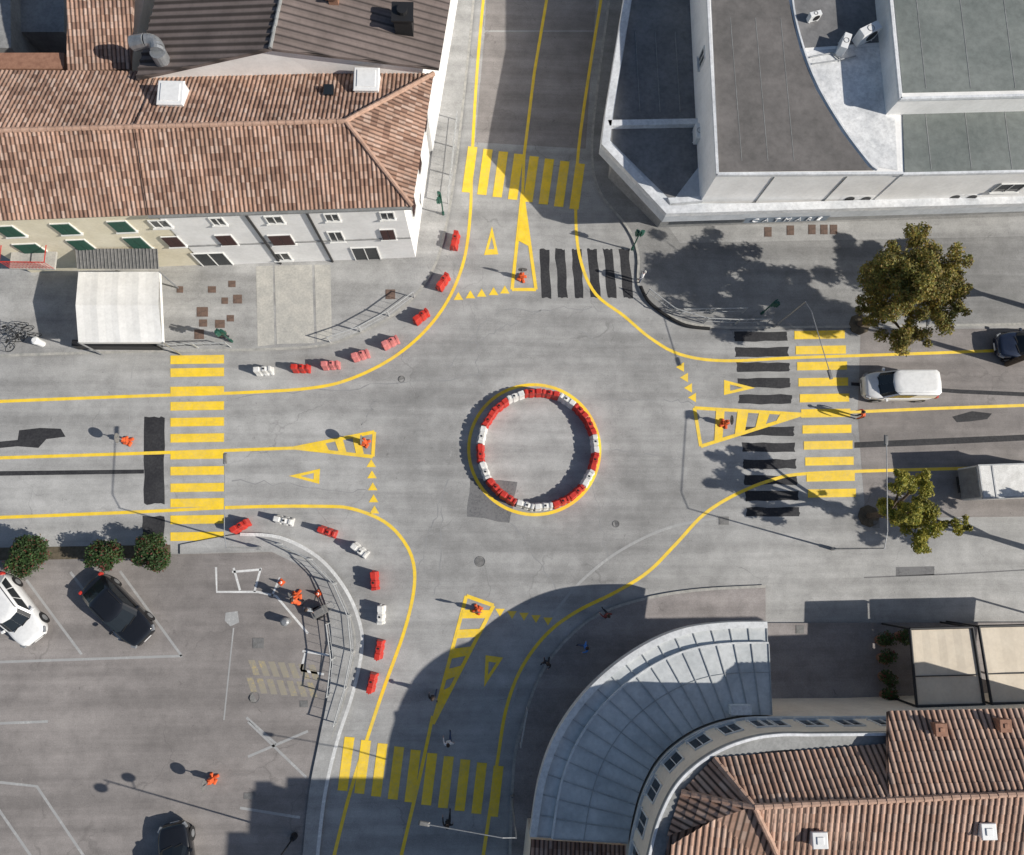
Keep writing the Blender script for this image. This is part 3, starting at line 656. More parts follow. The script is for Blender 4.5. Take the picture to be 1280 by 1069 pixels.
# ---- curved building lower right
cb = empty('curved_building', P(900, 930, 0), 'beige corner building with curved facade, zinc canopy and clay tile roof', 'building')
outp = [(958, 777), (905, 778), (855, 785), (810, 803), (765, 833), (725, 872), (693, 920), (673, 975), (662, 1045)]
innc = [(963, 893), (935, 893), (905, 897), (872, 908), (842, 926), (818, 950), (800, 985), (790, 1020), (784, 1052)]
innp = innc + [(778, 1130)]
ZC0, ZC1 = 4.3, 4.7
def dens(l, z, n=72):
    pts = smooth_line(PL(l, z), .2); L = [0]
    for a, b in zip(pts, pts[1:]): L.append(L[-1] + (b - a).length)
    out = []; j = 0
    for i in range(n + 1):
        t = L[-1] * i / n
        while j < len(L) - 2 and L[j + 1] < t: j += 1
        out.append(pts[j].lerp(pts[j + 1], min(1, (t - L[j]) / max(1e-6, L[j + 1] - L[j]))))
    return out
oc, ic = dens(outp, ZC0), dens(innc, ZC1)
mb = MB(); n = len(oc)
mid = [a.lerp(b, .24) for a, b in zip(oc, ic)]
zz = Vector((0, 0, .18)); dz = Vector((0, 0, -.5))
for i in range(n - 1):
    mb.add([oc[i], oc[i + 1], mid[i + 1], mid[i]], [(3, 2, 1, 0)]); mb.add([mid[i], mid[i + 1], mid[i + 1] + zz, mid[i] + zz], [(0, 1, 2, 3)])
    mb.add([mid[i] + zz, mid[i + 1] + zz, ic[i + 1] + zz, ic[i] + zz], [(3, 2, 1, 0)])
    mb.add([oc[i], oc[i + 1], oc[i + 1] + dz, oc[i] + dz], [(0, 1, 2, 3)]); mb.add([oc[i] + dz, oc[i + 1] + dz, ic[i + 1] + dz, ic[i] + dz], [(0, 1, 2, 3)])
for e in (0, n - 1): mb.add([oc[e], oc[e] + dz, ic[e] + dz, ic[e] + zz, mid[e] + zz, mid[e]], [(0, 1, 2, 3, 4, 5)])
mb.obj('canopy', MT['canopy'], cb)
for i in range(0, n, 4):
    for a, b in ((oc[i], mid[i]), (mid[i] + zz, ic[i] + zz)):
        mb = MB(); d = (b - a).normalized(); sd = Vector((-d.y, d.x, 0)) * .025; u_ = Vector((0, 0, .05))
        mb.add([a - sd, a + sd, b + sd, b - sd, a - sd + u_, a + sd + u_, b + sd + u_, b - sd + u_], [(4, 5, 6, 7), (0, 1, 5, 4), (2, 3, 7, 6), (1, 2, 6, 5), (3, 0, 4, 7)]); mb.obj('canopy_seam', MT['seam'], cb)
mb = MB(); ln = [(a + zz).lerp(b + zz, .55) + Vector((0, 0, .012)) for a, b in zip(oc, ic)]; mb.tube(ln, .025, 5); mb.obj('canopy_seam', MT['seam'], cb)
for f0, f1, hh, tt_ in ((0, .3, .14, oc), (.92, 1.0, .22, oc)):
    mb = MB()
    for a, b, c_, d_ in zip(oc, oc[1:], mid, mid[1:]):
        q = [a.lerp(c_, f0), b.lerp(d_, f0), b.lerp(d_, f1), a.lerp(c_, f1)]
        mb.add([x + Vector((0, 0, .008)) for x in q] + [x + Vector((0, 0, hh)) for x in q], [(7, 6, 5, 4), (0, 1, 5, 4), (2, 3, 7, 6)])
    mb.obj('canopy_rim', MT['canrim'], cb)
q_ = P(925, 893, 5.0); mb = MB(); mb.box(q_ + Vector((0, .25, .05)), (1.1, .5, .4)); mb.obj('vent_box', MT['parapet'], cb, bevel=.02)
ZB = 8.6
base_w = [Vector((p.x, p.y, 0)) for p in dens(innp, ZC0, 60)]
ext = [Vector((P(1110, 885, 4.6).x, base_w[0].y, 0)), Vector((P(1360, 880, 4.6).x, base_w[0].y + .3, 0))]
far = [Vector((ext[1].x, base_w[-1].y - 3, 0)), Vector((base_w[-1].x, base_w[-1].y - 3, 0))]
wallprism(cb, [ext[1], ext[0]] + base_w + [far[1], far[0]], 0, ZB - .26, 'wallb')
for i in range(5, 54, 7):
    a, b = base_w[i - 1], base_w[i + 2]; dd = (b - a).length
    window(cb, a.copy(), b.copy(), 0, 0, .95, 1.3, 'nb', s=dd / 2, z=6.5)
for k in range(4): window(cb, ext[0].copy(), base_w[0].copy(), 0, 0, 1.1, 1.2, 'nb', s=1.2 + k * 1.9, z=6.5, flip=False)
mb = MB()
lw = [ext[0]] + base_w
for i in range(len(lw) - 1):
    a, b = lw[i], lw[i + 1]; d = (b - a).normalized(); q = Vector((d.y, -d.x, 0)) * .12
    vs = [a, b, b + q, a + q]; mb.add([Vector((x.x, x.y, 5.35)) for x in vs] + [Vector((x.x, x.y, 5.45)) for x in vs], [(7, 6, 5, 4), (0, 1, 2, 3), (2, 3, 7, 6)])
mb.obj('window_ledge', MT['wallbl'], cb)
mb = MB()
top = [Vector((p.x, p.y, ZB)) for p in [ext[0]] + base_w]
nn = len(top); inn2 = []; out2 = []
for i, p in enumerate(top):
    a = top[max(0, i - 1)]; b = top[min(nn - 1, i + 1)]; d = (b - a).normalized(); q = Vector((-d.y, d.x, 0))
    out2.append(p - q * .06); inn2.append(p + q * .7)
for i in range(nn - 1):
    vs = [out2[i], out2[i + 1], inn2[i + 1], inn2[i]]
    mb.add([Vector((x.x, x.y, ZB - .25)) for x in vs] + [Vector((x.x, x.y, ZB)) for x in vs], [(4, 5, 6, 7), (0, 3, 2, 1), (0, 1, 5, 4), (2, 3, 7, 6)])
mb.obj('cornice', MT['gutter'], cb)
mb = MB()
for i in range(nn - 1):
    vs = [out2[i], out2[i + 1], out2[i + 1].lerp(inn2[i + 1], .16), out2[i].lerp(inn2[i], .16)]
    mb.add([Vector((x.x, x.y, ZB + .002)) for x in vs] + [Vector((x.x, x.y, ZB + .12)) for x in vs], [(4, 5, 6, 7), (0, 1, 5, 4), (2, 3, 7, 6)])
mb.obj('parapet', MT['parapet'], cb)
E = {0: (1360, 884), 1: (1110, 889), 2: (1110, 930), 4: (892, 948), 5: (852, 990), 6: (834, 1045), 7: (832, 1140)}
E = {k: P(v[0], v[1], ZB + .05) for k, v in E.items()}
ZT = ZB + 1.5; Ap, Rx, Rq = P(942, 1008, ZT), P(1110, 1000, ZT), P(1360, 988, ZT)
tt2 = MT['tile2']; ta = (.29, .065, .45)
tiled(cb, 'roof', [E[4], E[2], Rx, Ap], tt2, *ta); tiled(cb, 'roof', [E[1], E[0], Rq, Rx], tt2, *ta)
tiled(cb, 'roof', [E[5], E[4], Ap], tt2, *ta); tiled(cb, 'roof', [E[6], E[5], Ap], tt2, *ta)
s0, s1 = P(1010, 1150, ZB - .4), P(1360, 1150, ZB - .4)
tiled(cb, 'roof', [s1, s0, Ap, Rq], tt2, *ta); tiled(cb, 'roof', [s0, E[7], E[6], Ap], tt2, *ta)
for a, b in ((Ap, Rq), (E[4], Ap), (E[5], Ap), (s0, Ap)): ridge(cb, a, b, .14)
for x, y in ((1023, 1049), (1233, 1038)): skybox(cb, x, y, ZT - .35, .62, .25)
for x, y in ((1173, 911), (1253, 906)): skybox(cb, x, y, ZB + .55, .5, .35, 'terra')
tw = empty('shadow_block', P(880, 1140, 0), 'unseen taller beige block added behind the corner building for its shadow', 'building')  # out of view, added so its shadow falls on the car park
bk_ = PL([(768, 1092), (1040, 1092), (1040, 1250), (768, 1250)], 0)
wallprism(tw, bk_, 0, 12.2, 'wallb'); wallprism(tw, PL([(763, 1088), (1045, 1088), (1045, 1255), (763, 1255)], 0), 12.2, 12.45, 'gutter', 'roof')
for px_, py_, a_, b_, h_ in ((775, 1150, 1.2, 2.6, 1.1), (790, 1120, .7, .7, 1.6), (772, 1200, .8, 1.6, 1.9)):
    p = P(px_, py_, 0); mb = MB(); mb.box((p.x, p.y, 12.45 + h_ / 2), (a_, b_, h_)); mb.box((p.x, p.y, 12.5 + h_), (a_ + .2, b_ + .2, .1)); mb.obj('chimney', MT['terra'], tw)  # unseen roof boxes added to make the block's shadow edge irregular
an = empty('annex', P(720, 1090, 0), 'low annex with red clay tile roof beside the canopy', 'building')
q = [P(783, 1057, 4.0), P(664, 1049, 4.0), P(655, 1170, 5.4), P(785, 1170, 5.4)]
tiled(an, 'roof', [q[1], q[0], q[3], q[2]], MT['tile']); wallprism(an, [Vector((a.x, a.y - (.3 if i < 2 else 0), 0)) for i, a in enumerate(q)], 0, 3.75, 'wallb')
def awning(pl, label):
    root = empty('awning', P(sum(a for a, b in pl) / 4, sum(b for a, b in pl) / 4, .12), label, 'awning', 'beige terrace awnings')
    t = PL(pl, 3.0); mb = MB()
    f_ = lambda u, v: (t[0].lerp(t[1], u)).lerp(t[3].lerp(t[2], u), v) + Vector((0, 0, .2 * v - .05 * math.sin(math.pi * u) + .008 * math.sin(u * 25)))
    for i in range(16):
        for j in range(4): mb.add([f_(i / 16, j / 4), f_((i + 1) / 16, j / 4), f_((i + 1) / 16, (j + 1) / 4), f_(i / 16, (j + 1) / 4)], [(0, 1, 2, 3)])
    up(mb); mb.obj('canvas', MT['beige'], root, smooth=True)
    mb = MB(); tt = [p + Vector((0, 0, .02 + (.2 if i > 1 else 0))) for i, p in enumerate(t)]
    for i in range(4): mb.cyl(tt[i], tt[(i + 1) % 4], .08)
    mb.cyl(tt[0].lerp(tt[3], .62), tt[1].lerp(tt[2], .62), .03)
    mb.obj('frame', MT['dark'], root)
    for i in range(4): mb = MB(); mb.cyl(Vector((tt[i].x, tt[i].y, .12)), tt[i], .06); mb.obj('post', MT['dark'], root)
awning([(1137, 786), (1215, 784), (1227, 880), (1143, 882)], 'beige canvas awning on dark frame beside planters')
awning([(1223, 783), (1360, 780), (1360, 876), (1236, 879)], 'wide beige canvas awning on dark frame over terrace')
tr = empty('gazebo', P(150, 385, .12), 'white canvas gazebo standing on the pavement by the cream house', 'gazebo')
t = PL([(98, 428), (203, 428), (199, 340), (98, 340)], 2.8); mb = MB()
N_ = 12; gr = []
for i in range(N_ + 1):
    row = []
    for j in range(N_ + 1):
        u, v = i / N_, j / N_; p = t[0].lerp(t[1], u).lerp(t[3].lerp(t[2], u), v)
        k = min(1, 2 * min(v, 1 - v)); sag = .03 * math.sin(u * math.pi * 4) ** 2
        row.append(p + Vector((0, 0, .3 * k - sag)))
    gr.append(row)
for i in range(N_):
    for j in range(N_): mb.add([gr[i][j], gr[i + 1][j], gr[i + 1][j + 1], gr[i][j + 1]], [(0, 1, 2, 3)])
for i in range(4):
    a, b = t[i], t[(i + 1) % 4]; mb.add([a, b, b - Vector((0, 0, .3)), a - Vector((0, 0, .3))], [(0, 1, 2, 3)])
mb.obj('canvas_roof', MT['tent'], tr)
mb = MB(); a, b = t[3] + Vector((0, .15, .1)), t[2] + Vector((0, .15, .1)); q = [a, b, b + Vector((0, 1.1, .4)), a + Vector((0, 1.1, .4))]
mb.add(q, [(0, 1, 2, 3)])
for i in range(24): mb.cyl(q[0].lerp(q[1], i / 23) + Vector((0, 0, .03)), q[3].lerp(q[2], i / 23) + Vector((0, 0, .03)), .03, n=6)
mb.obj('slatted_roof', MT['irong'], tr)
for i in range(4): mb = MB(); mb.cyl(Vector((t[i].x, t[i].y, .12)), t[i], .05); mb.obj('post', MT['steel'], tr)
mb = MB(); a, b = P(98, 441, .12), P(203, 438, .12); mb.box((a + b) / 2 + Vector((0, .3, .4)), ((b - a).length, .4, .8)); mb.obj('counter', MT['dark'], tr)

# ---------------------------------------------------------------- template copying
def kids(o): return [c for c in bpy.data.objects if c.parent == o]
USED = set()
def place(tpl, loc, rz=0, label=None, group=None):
    if tpl.name not in USED: USED.add(tpl.name); n_ = tpl
    else:
        n_ = tpl.copy(); COL.objects.link(n_)
        st = [(tpl, n_)]
        while st:
            a, b = st.pop()
            for c in kids(a):
                if c == b: continue
                k = c.copy(); COL.objects.link(k); k.parent = b; k.matrix_parent_inverse = c.matrix_parent_inverse.copy(); st.append((c, k))
    n_.location = loc; n_.rotation_euler = (0, 0, rz)
    if label: n_["label"] = label
    if group: n_["group"] = group
    return n_
def barrier(m, label):
    prof = [(-.26, 0), (-.26, .16), (-.19, .3), (-.15, .8), (.15, .8), (.19, .3), (.26, .16), (.26, 0)]
    xs = [(-.54, .9), (-.50, 1), (-.2, 1), (-.17, .86), (-.04, .86), (-.01, 1), (.2, 1), (.23, .86), (.36, .86), (.39, 1), (.50, 1), (.54, .9)]
    mb = MB(); vs = []
    for x, k in xs:
        for y, z in prof: vs.append((x, y * k, z * (1 if k > .95 else (.98 if abs(x) > .5 else .93))))
    n_ = len(prof); fs = []
    for i in range(len(xs) - 1):
        for j in range(n_ - 1): a = i * n_ + j; fs.append((a, a + n_, a + n_ + 1, a + 1)[::-1])
    fs += [tuple(range(n_)), tuple(range((len(xs) - 1) * n_, len(xs) * n_))[::-1]]
    mb.add(vs, fs); mb.cyl((.1, 0, .79), (.1, 0, .84), .06, n=12, mi=1); mb.cyl((-.57, 0, .1), (-.57, 0, .7), .045, n=8)
    o = mb.obj('traffic_barrier', [m, MT['rubber']], None, (0, 0, 0), local=True, bevel=.012)
    bm = bmesh.new(); bm.from_mesh(o.data); bmesh.ops.recalc_face_normals(bm, faces=bm.faces); bm.to_mesh(o.data); bm.free()
    return meta(o, label, 'traffic barrier')
TB = {'r': barrier(MT['bred'], 'red plastic water filled traffic barrier'), 'w': barrier(MT['bwhite'], 'white plastic water filled traffic barrier'), 'p': barrier(MT['bpink'], 'sun faded pink plastic traffic barrier')}
CR = P(672, 562)
pat = {0, 3, 6, 9, 11, 14, 15, 18}
for i in range(20):
    t = rad(18 * i + 5); place(TB['w' if i in pat else 'r'], CR + Vector((3.55 * math.cos(t), 3.55 * math.sin(t), .002)), t + math.pi / 2 + random.uniform(-.05, .05), ('white' if i in pat else 'red') + ' plastic barrier in the roundabout ring', 'barriers forming the roundabout ring')
for x, y, a, c in [(332, 465, 5, 'w'), (378, 462, 0, 'r'), (415, 458, 4, 'p'), (452, 446, 18, 'p'), (489, 430, 28, 'p'), (527, 398, 40, 'r'), (554, 355, 58, 'r'), (569, 304, 80, 'r'),
                   (303, 658, 32, 'r'), (357, 651, -12, 'w'), (411, 665, -18, 'r'), (451, 688, -36, 'w'), (469, 726, -84, 'r'), (477, 768, -90, 'w'), (475, 811, 82, 'r'), (466, 852, 78, 'r')]:
    place(TB[c], P(x, y, .002), rad(a), {'r': 'red', 'w': 'white', 'p': 'faded pink'}[c] + ' plastic barrier standing along the new kerb line', 'barriers along the lane edge')
def tsign():
    e = MB()
    for a in range(4): e.box((.2 * math.cos(a * 1.57 + .5), .2 * math.sin(a * 1.57 + .5), .07), (.34, .2, .13), a * 1.3 + .3, tz=.75)
    root = e.obj('traffic_sign', MT['orange'], None, (0, 0, 0), local=True, bevel=.04); meta(root, 'round temporary road sign weighted with orange sandbags', 'traffic sign', 'temporary signs on the islands')
    p = MB(); p.cyl((0, 0, 0), (0, 0, 1.5), .03); p.obj('post', MT['steel'], root, (0, 0, 0), local=True)
    d = MB(); d.cyl((-.04, 0, 1.35), (-.055, 0, 1.35), .3, n=24); d.obj('sign_disc', MT['irong'], root, (0, 0, 0), local=True)
    a = MB(); a.box((-.059, 0, 1.38), (.006, .06, .3), M=Matrix.Rotation(.7, 3, 'X')); a.box((-.060, .09, 1.27), (.006, .2, .06)); a.obj('arrow', MT['white'], root, (0, 0, 0), local=True)
    l = MB(); l.box((0, 0, .5), (.24, .28, .5)); l.cyl((0, 0, .74), (0, 0, .86), .08, n=12); l.obj('warning_lamp', MT['orange'], root, (0, 0, 0), local=True, bevel=.03)
    return root
ts = tsign()
for x, y, a in [(457, 554, 0), (905, 530, 3.14), (652, 348, -1.57), (597, 762, 1.57), (267, 973, .1), (161, 552, .1), (372, 744, .6)]: place(ts, P(x, y, .012), a)
def cone():
    e = MB(); e.box((0, 0, .02), (.34, .34, .04)); e.cyl((0, 0, .04), (0, 0, .5), .13, .03, 16); root = e.obj('traffic_cone', MT['orange'], None, (0, 0, 0), local=True); meta(root, 'small orange and white traffic cone beside the road workers', 'traffic cone', 'traffic cones')
    s_ = MB(); s_.cyl((0, 0, .22), (0, 0, .34), .094, .069, 16); s_.obj('reflective_band', MT['white'], root, (0, 0, 0), local=True); return root
tcn = cone()
for x, y in ((352, 728), (398, 742)): place(tcn, P(x, y, .01), random.random(), None, 'traffic cones')
b = P(402, 764, .01); gc = empty('generator_cart', b, 'small grey generator cart on two wheels beside the workers', 'generator')
mb = MB(); mb.box(b + Vector((0, 0, .5)), (.9, .5, .45), .5); mb.box(b + Vector((0, 0, .76)), (.6, .34, .1), .5); mb.obj('housing', MT['irong'], gc, bevel=.03)
for k in (-1, 1):
    c_ = b + Matrix.Rotation(.5, 3, 'Z') @ Vector((-.2, k * .32, .22)); dd = Matrix.Rotation(.5, 3, 'Z') @ Vector((0, .05, 0)); mb = MB(); mb.cyl(c_ - dd, c_ + dd, .22, n=16); mb.obj('wheel', MT['rubber'], gc)
mb = MB(); mb.tube([b + Matrix.Rotation(.5, 3, 'Z') @ Vector(v_) for v_ in ((.45, -.2, .5), (.95, -.2, .75), (.95, .2, .75), (.45, .2, .5))], .02, 6); mb.obj('handle', MT['steel'], gc)

# ---------------------------------------------------------------- street lamps
def lamp(base, head, z, zb=.12, label='tall grey street lamp with a long arm over the road'):
    b = P(base[0], base[1], zb); hd = P(head[0], head[1], z); root = empty('street_lamp', b, label, 'street lamp', 'street lamps')
    mb = MB(); mb.cyl(b, b + Vector((0, 0, .5)), .11, .1); mb.cyl(b + Vector((0, 0, .5)), Vector((b.x, b.y, z - .2)), .055, .03); mb.obj('pole', MT['steel'], root)
    mb = MB(); t_ = Vector((b.x, b.y, z - .25)); m1 = t_.lerp(hd, .15) + Vector((0, 0, .28)); mb.tube([t_, m1, hd], .025); mb.obj('arm', MT['steel'], root)
    d = (hd - t_); d.z = 0; d.normalize(); mb = MB(); mb.box(hd + Vector((0, 0, -.02)), (.6, .24, .1), math.atan2(d.y, d.x), tz=.7); mb.obj('lamp_head', MT['irong'], root, bevel=.03)
lamp((325, 685), (281, 573), 6); lamp((968, 408), (1038, 468), 5); lamp((1040, 686), (1108, 550), 6.2, .004); lamp((640, 995), (530, 1030), 6.5)
b = P(368, 1045, .12); root = empty('street_lamp', b, 'dark post with two round globe lamps on the pavement', 'street lamp', 'street lamps')
mb = MB(); mb.cyl(b, b + Vector((0, 0, .4)), .2, .16); mb.cyl(b + Vector((0, 0, .4)), b + Vector((0, 0, 7.2)), .05, .035); mb.obj('pole', MT['dark'], root)
for k, zz_ in ((-.45, 7.2), (.5, 6.2)):
    mb = MB(); mb.tube([b + Vector((0, 0, zz_ - .2)), b + Vector((0, k, zz_))], .025); mb.ball(b + Vector((0, k, zz_ + .1)), .24, 14); mb.obj('lamp_globe', MT['irong'], root, smooth=True)
def siglight(x, y, rz):
    b = P(x, y, .12); root = empty('traffic_light', b, 'green pedestrian signal post at the kerb', 'traffic light', 'signal posts')
    mb = MB(); mb.cyl(b, b + Vector((0, 0, 2.6)), .045); mb.cyl(b, b + Vector((0, 0, .3)), .09); mb.obj('pole', MT['green'], root)
    mb = MB()
    for k, a in ((2.3, rz), (2.1, rz + 1.57)):
        c = b + Vector((math.cos(a) * .17, math.sin(a) * .17, k)); mb.box(c, (.16, .18, .6), a)
        for j in (-1, 0, 1): mb.cyl(c + Vector((math.cos(a) * .07, math.sin(a) * .07, j * .19)), c + Vector((math.cos(a) * .17, math.sin(a) * .17, j * .19)), .07, n=10)
    mb.obj('signal_head', MT['green'], root)
siglight(554, 268, 2.2); siglight(790, 312, .4); siglight(290, 427, 4.5); siglight(952, 392, 4)
mb_ = P(1090, 251, 4.36); rt = empty('antenna', mb_, 'green metal mast on the shop terrace', 'mast')
mb = MB(); mb.cyl(mb_, mb_ + Vector((0, 0, 1.6)), .05); mb.obj('pole', MT['green'], rt); mb = MB(); mb.tube([mb_ + Vector((-.35, 0, 1.1)), mb_ + Vector((0, 0, 1.25)), mb_ + Vector((.35, 0, 1.1))], .04); mb.obj('bracket', MT['green'], rt)

def rpanel():
    r = MB()
    for z in (.4, 1.0): r.cyl((-1, 0, z), (1, 0, z), .02 if z < 1 else .035, n=6)
    for i in range(3): r.cyl((-.5 + i * .5, 0, .4), (-.5 + i * .5, 0, 1.0), .012, n=5)
    root = r.obj('railing', MT['railp'], None, (0, 0, 0), local=True); meta(root, 'grey tubular steel pedestrian railing panel on the kerb', 'railing', 'kerbside railings')
    for x in (-1, 1): p = MB(); p.cyl((x, 0, 0), (x, 0, 1.06), .035, n=8); p.obj('post', MT['railp'], root, (0, 0, 0), local=True)
    return root
rp = rpanel()
def railrun(px, z=.12):
    pts = smooth_line(PL(px, z), .1); a = pts[0]
    for p in pts[1:]:
        if (p - a).length >= 2.0:
            d = (p - a); place(rp, (a + p) / 2, math.atan2(d.y, d.x)); a = p
railrun([(412, 428), (455, 413), (490, 393), (522, 368), (538, 340)]); railrun([(352, 680), (392, 700), (424, 734), (440, 775), (443, 812), (433, 862), (418, 912)])
railrun([(412, 778), (418, 825), (410, 885)]); railrun([(808, 368), (835, 390), (885, 405), (940, 405), (985, 405)]); railrun([(850, 393), (900, 392), (960, 391)]); railrun([(205, 437), (250, 435), (300, 434)])
railrun([(560, 255), (564, 225), (572, 150)]); railrun([(650, 930), (655, 895), (668, 855)])
mb = MB(); pts = smooth_line(PL([(801, 358), (810, 376), (832, 394), (858, 407), (887, 411)], .14), .3); mb.tube(pts, .11, 8); meta(mb.obj('rubber_kerb', MT['rubber']), 'black rubber bump strip following the curved kerb', 'rubber kerb')

# ---------------------------------------------------------------- vehicles
def paintm(name, c, rough=.3): return plain(name, c, rough, .0, .6)
def vehicle(name, L, Wd, Hh, belt, hood, gx, m, label, cat, van=False):
    root = empty(name, (0, 0, 0), label, cat)
    mb = MB(); N_ = 30; rings = []; w2 = Wd / 2
    for i in range(N_ + 1):
        x = -L / 2 + L * (1 - math.cos(math.pi * i / N_)) / 2; q = abs(2 * x / L)
        e = 5.0 if x > 0 else 7.0
        wv = w2 * (1 - min(.985, q) ** e * .30) * (1 - max(0, q - .93) * 1.6)
        if x > gx[3]: t = (x - gx[3]) / (L / 2 - gx[3]); zt = belt - (belt - hood) * (t ** 1.6) - .16 * max(0, (t - .82) / .18) ** 2
        elif x < gx[0]: t = (gx[0] - x) / max(.01, L / 2 + gx[0]); zt = belt - .05 * t - .12 * max(0, (t - .6) / .4) ** 2
        else: zt = belt
        zb = .2 + .14 * max(0, q - .85) / .15
        ring = [(.0, zb), (.85, zb), (.98, zb + .1), (1.0, (zb + zt) / 2), (.985, zt - .14), (.93, zt - .035), (.8, zt + .0), (.4, zt + .03), (0, zt + .04)]
        rings.append([(x, a * wv, z) for a, z in ring] + [(x, -a * wv, z) for a, z in ring[-2:0:-1]])
    k = len(rings[0])
    for r in rings: mb.add(r, [])
    fs = [(i * k + j, (i + 1) * k + j, (i + 1) * k + (j + 1) % k, i * k + (j + 1) % k) for i in range(N_) for j in range(k)]
    fs += [tuple(range(k)), tuple(range(N_ * k, N_ * k + k))]
    mb.f = [list(f) for f in fs]; mb.m = [0] * len(fs)
    o = mb.obj('body', m, root, local=True, smooth=True)
    bm = bmesh.new(); bm.from_mesh(o.data); bmesh.ops.recalc_face_normals(bm, faces=bm.faces); bm.to_mesh(o.data); bm.free()
    bw, rw = w2 * .93, w2 * (.80 if not van else .86)
    def outl(x0, x1, wv, z, c=.16, bow=.08):
        return [Vector(p) for p in ((x0 + c, -wv, z), (x1 - c * 1.6, -wv, z), (x1, -wv + c * 1.6, z), (x1 + bow, 0, z), (x1, wv - c * 1.6, z), (x1 - c * 1.6, wv, z), (x0 + c, wv, z), (x0, wv - c, z), (x0 - bow * .5, 0, z), (x0, -wv + c, z))]
    lo_ = outl(gx[0], gx[3], bw, belt - .02); hi = outl(gx[1], gx[2], rw, Hh - .07); n_ = len(lo_)
    mb = MB(); mb.add(lo_ + hi, [(i, (i + 1) % n_, n_ + (i + 1) % n_, n_ + i) for i in range(n_)]); mb.obj('pillar_frame', m, root, local=True)
    mb = MB(); r0 = outl(gx[1] - .02, gx[2] + .02, rw + .015, Hh - .08); r1 = outl(gx[1] + .05, gx[2] - .05, rw - .06, Hh - .015); r2 = outl(gx[1] + .35, gx[2] - .35, rw - .3, Hh + .01)
    mb.add(r0 + r1 + r2, [(a + i, a + (i + 1) % n_, a + n_ + (i + 1) % n_, a + n_ + i) for a in (0, n_) for i in range(n_)] + [tuple(range(2 * n_, 3 * n_))]); mb.obj('roof', m, root, local=True, smooth=True)
    cen = Vector((sum((p.x for p in lo_)) / len(lo_), 0, belt))
    def patch(idx, nm, t0=.08, t1=.9):
        mb = MB()
        for a, b, sa, sb in idx:
            A_, B_, C_, D_ = lo_[a], lo_[b], hi[b], hi[a]
            f_ = lambda s, t: (A_.lerp(B_, s)).lerp(D_.lerp(C_, s), t)
            n2 = (B_ - A_).cross(D_ - A_).normalized()
            if n2.dot((A_ + B_) / 2 - cen) < 0: n2 = -n2
            mb.add([f_(sa, t0) + n2 * .012, f_(sb, t0) + n2 * .012, f_(sb, t1) + n2 * .012, f_(sa, t1) + n2 * .012], [(0, 1, 2, 3)])
        return mb.obj(nm, MT['glass'], root, local=True)
    patch([(1, 2, .35, 1), (2, 3, 0, 1), (3, 4, 0, 1), (4, 5, 0, .65)], 'windshield', t0=.03, t1=.95)
    patch([(7, 8, .0, 1), (8, 9, 0, 1)], 'rear_window')
    for a in (0, 5):
        if van: s_ = [(.52, .74), (.76, .98)] if a == 0 else [(.02, .24), (.26, .48)]
        else: s_ = [(.04, .3), (.33, .63), (.66, .98)] if a == 0 else [(.02, .34), (.37, .67), (.7, .96)]
        for u, v in s_: patch([(a, a + 1, u, v)], 'side_window')
    for x in (-L * .3, L * .31):
        for sy in (-1, 1):
            y = sy * (w2 - .1); wmb = MB(); c = Vector((x, y, .32)); wmb.cyl(c + Vector((0, -.1, 0)), c + Vector((0, .1, 0)), .32, n=22); wh = wmb.obj('wheel', MT['rubber'], root, local=True)
            rb = MB(); rb.cyl(c + Vector((0, sy * .1, 0)), c + Vector((0, sy * .112, 0)), .2, n=14); rb.obj('rim', MT['steel'], wh, WO[root.name], local=True)
            ar = MB(); ar.cyl(c + Vector((0, sy * .05, .02)), c + Vector((0, sy * .098, .02)), .38, n=22); ar.obj('wheel_arch', MT['rubber'], root, local=True)
    for sy in (-1, 1):
        mb = MB(); mb.box((gx[3] - .35, sy * (w2 + .07), belt + .05), (.16, .2, .13), sy * .2); mb.obj('mirror', m, root, local=True, bevel=.03)
        mb = MB(); mb.box((L / 2 - .2, sy * (w2 * .72), hood - .12), (.34, .3, .14), -sy * .5); mb.obj('headlight', MT['steel'], root, local=True, bevel=.04)
        mb = MB(); mb.box((-L / 2 + .1, sy * (w2 * .8), belt - .18), (.16, .2, .3)); mb.obj('tail_light', MT['bred'], root, local=True, bevel=.03)
    mb = MB(); mb.box((L / 2 - .06, 0, .48), (.12, Wd * .55, .18)); mb.obj('grille', MT['dark'], root, local=True, bevel=.02)
    mb = MB(); mb.box((L / 2 + .005, 0, .42), (.02, .5, .11)); mb.obj('number_plate', MT['white'], root, local=True)
    mb = MB(); mb.box((-L / 2 - .005, 0, .55), (.02, .5, .11)); mb.obj('number_plate', MT['white'], root, local=True)
    for y in (-.25, .3): mb = MB(); mb.box((gx[3] + .0, y, belt + .06), (.04, .55, .02), .25); mb.obj('wiper', MT['rubber'], root, local=True)
    if van or L > 4.3:
        for sy in (-1, 1): mb = MB(); mb.tube([Vector((gx[1] + .2, sy * (rw - .08), Hh)), Vector((gx[1] + .3, sy * (rw - .08), Hh + .04)), Vector((gx[2] - .3, sy * (rw - .08), Hh + .04)), Vector((gx[2] - .2, sy * (rw - .08), Hh))], .018, 6); mb.obj('roof_rail', MT['dark'] if not van else m, root, local=True)
    return root
carw = paintm('white_car_paint', (.82, .82, .81)); cark = paintm('black_car_paint', (.012, .013, .016), .15); carb = paintm('navy_car_paint', (.02, .03, .06), .2)
def putv(o, x, y, x2, y2, z=.006):
    a, b = P(x, y, z), P(x2, y2, z); d = b - a; o.location = (a + b) / 2; o.rotation_euler = (0, 0, math.atan2(d.y, d.x)); return o
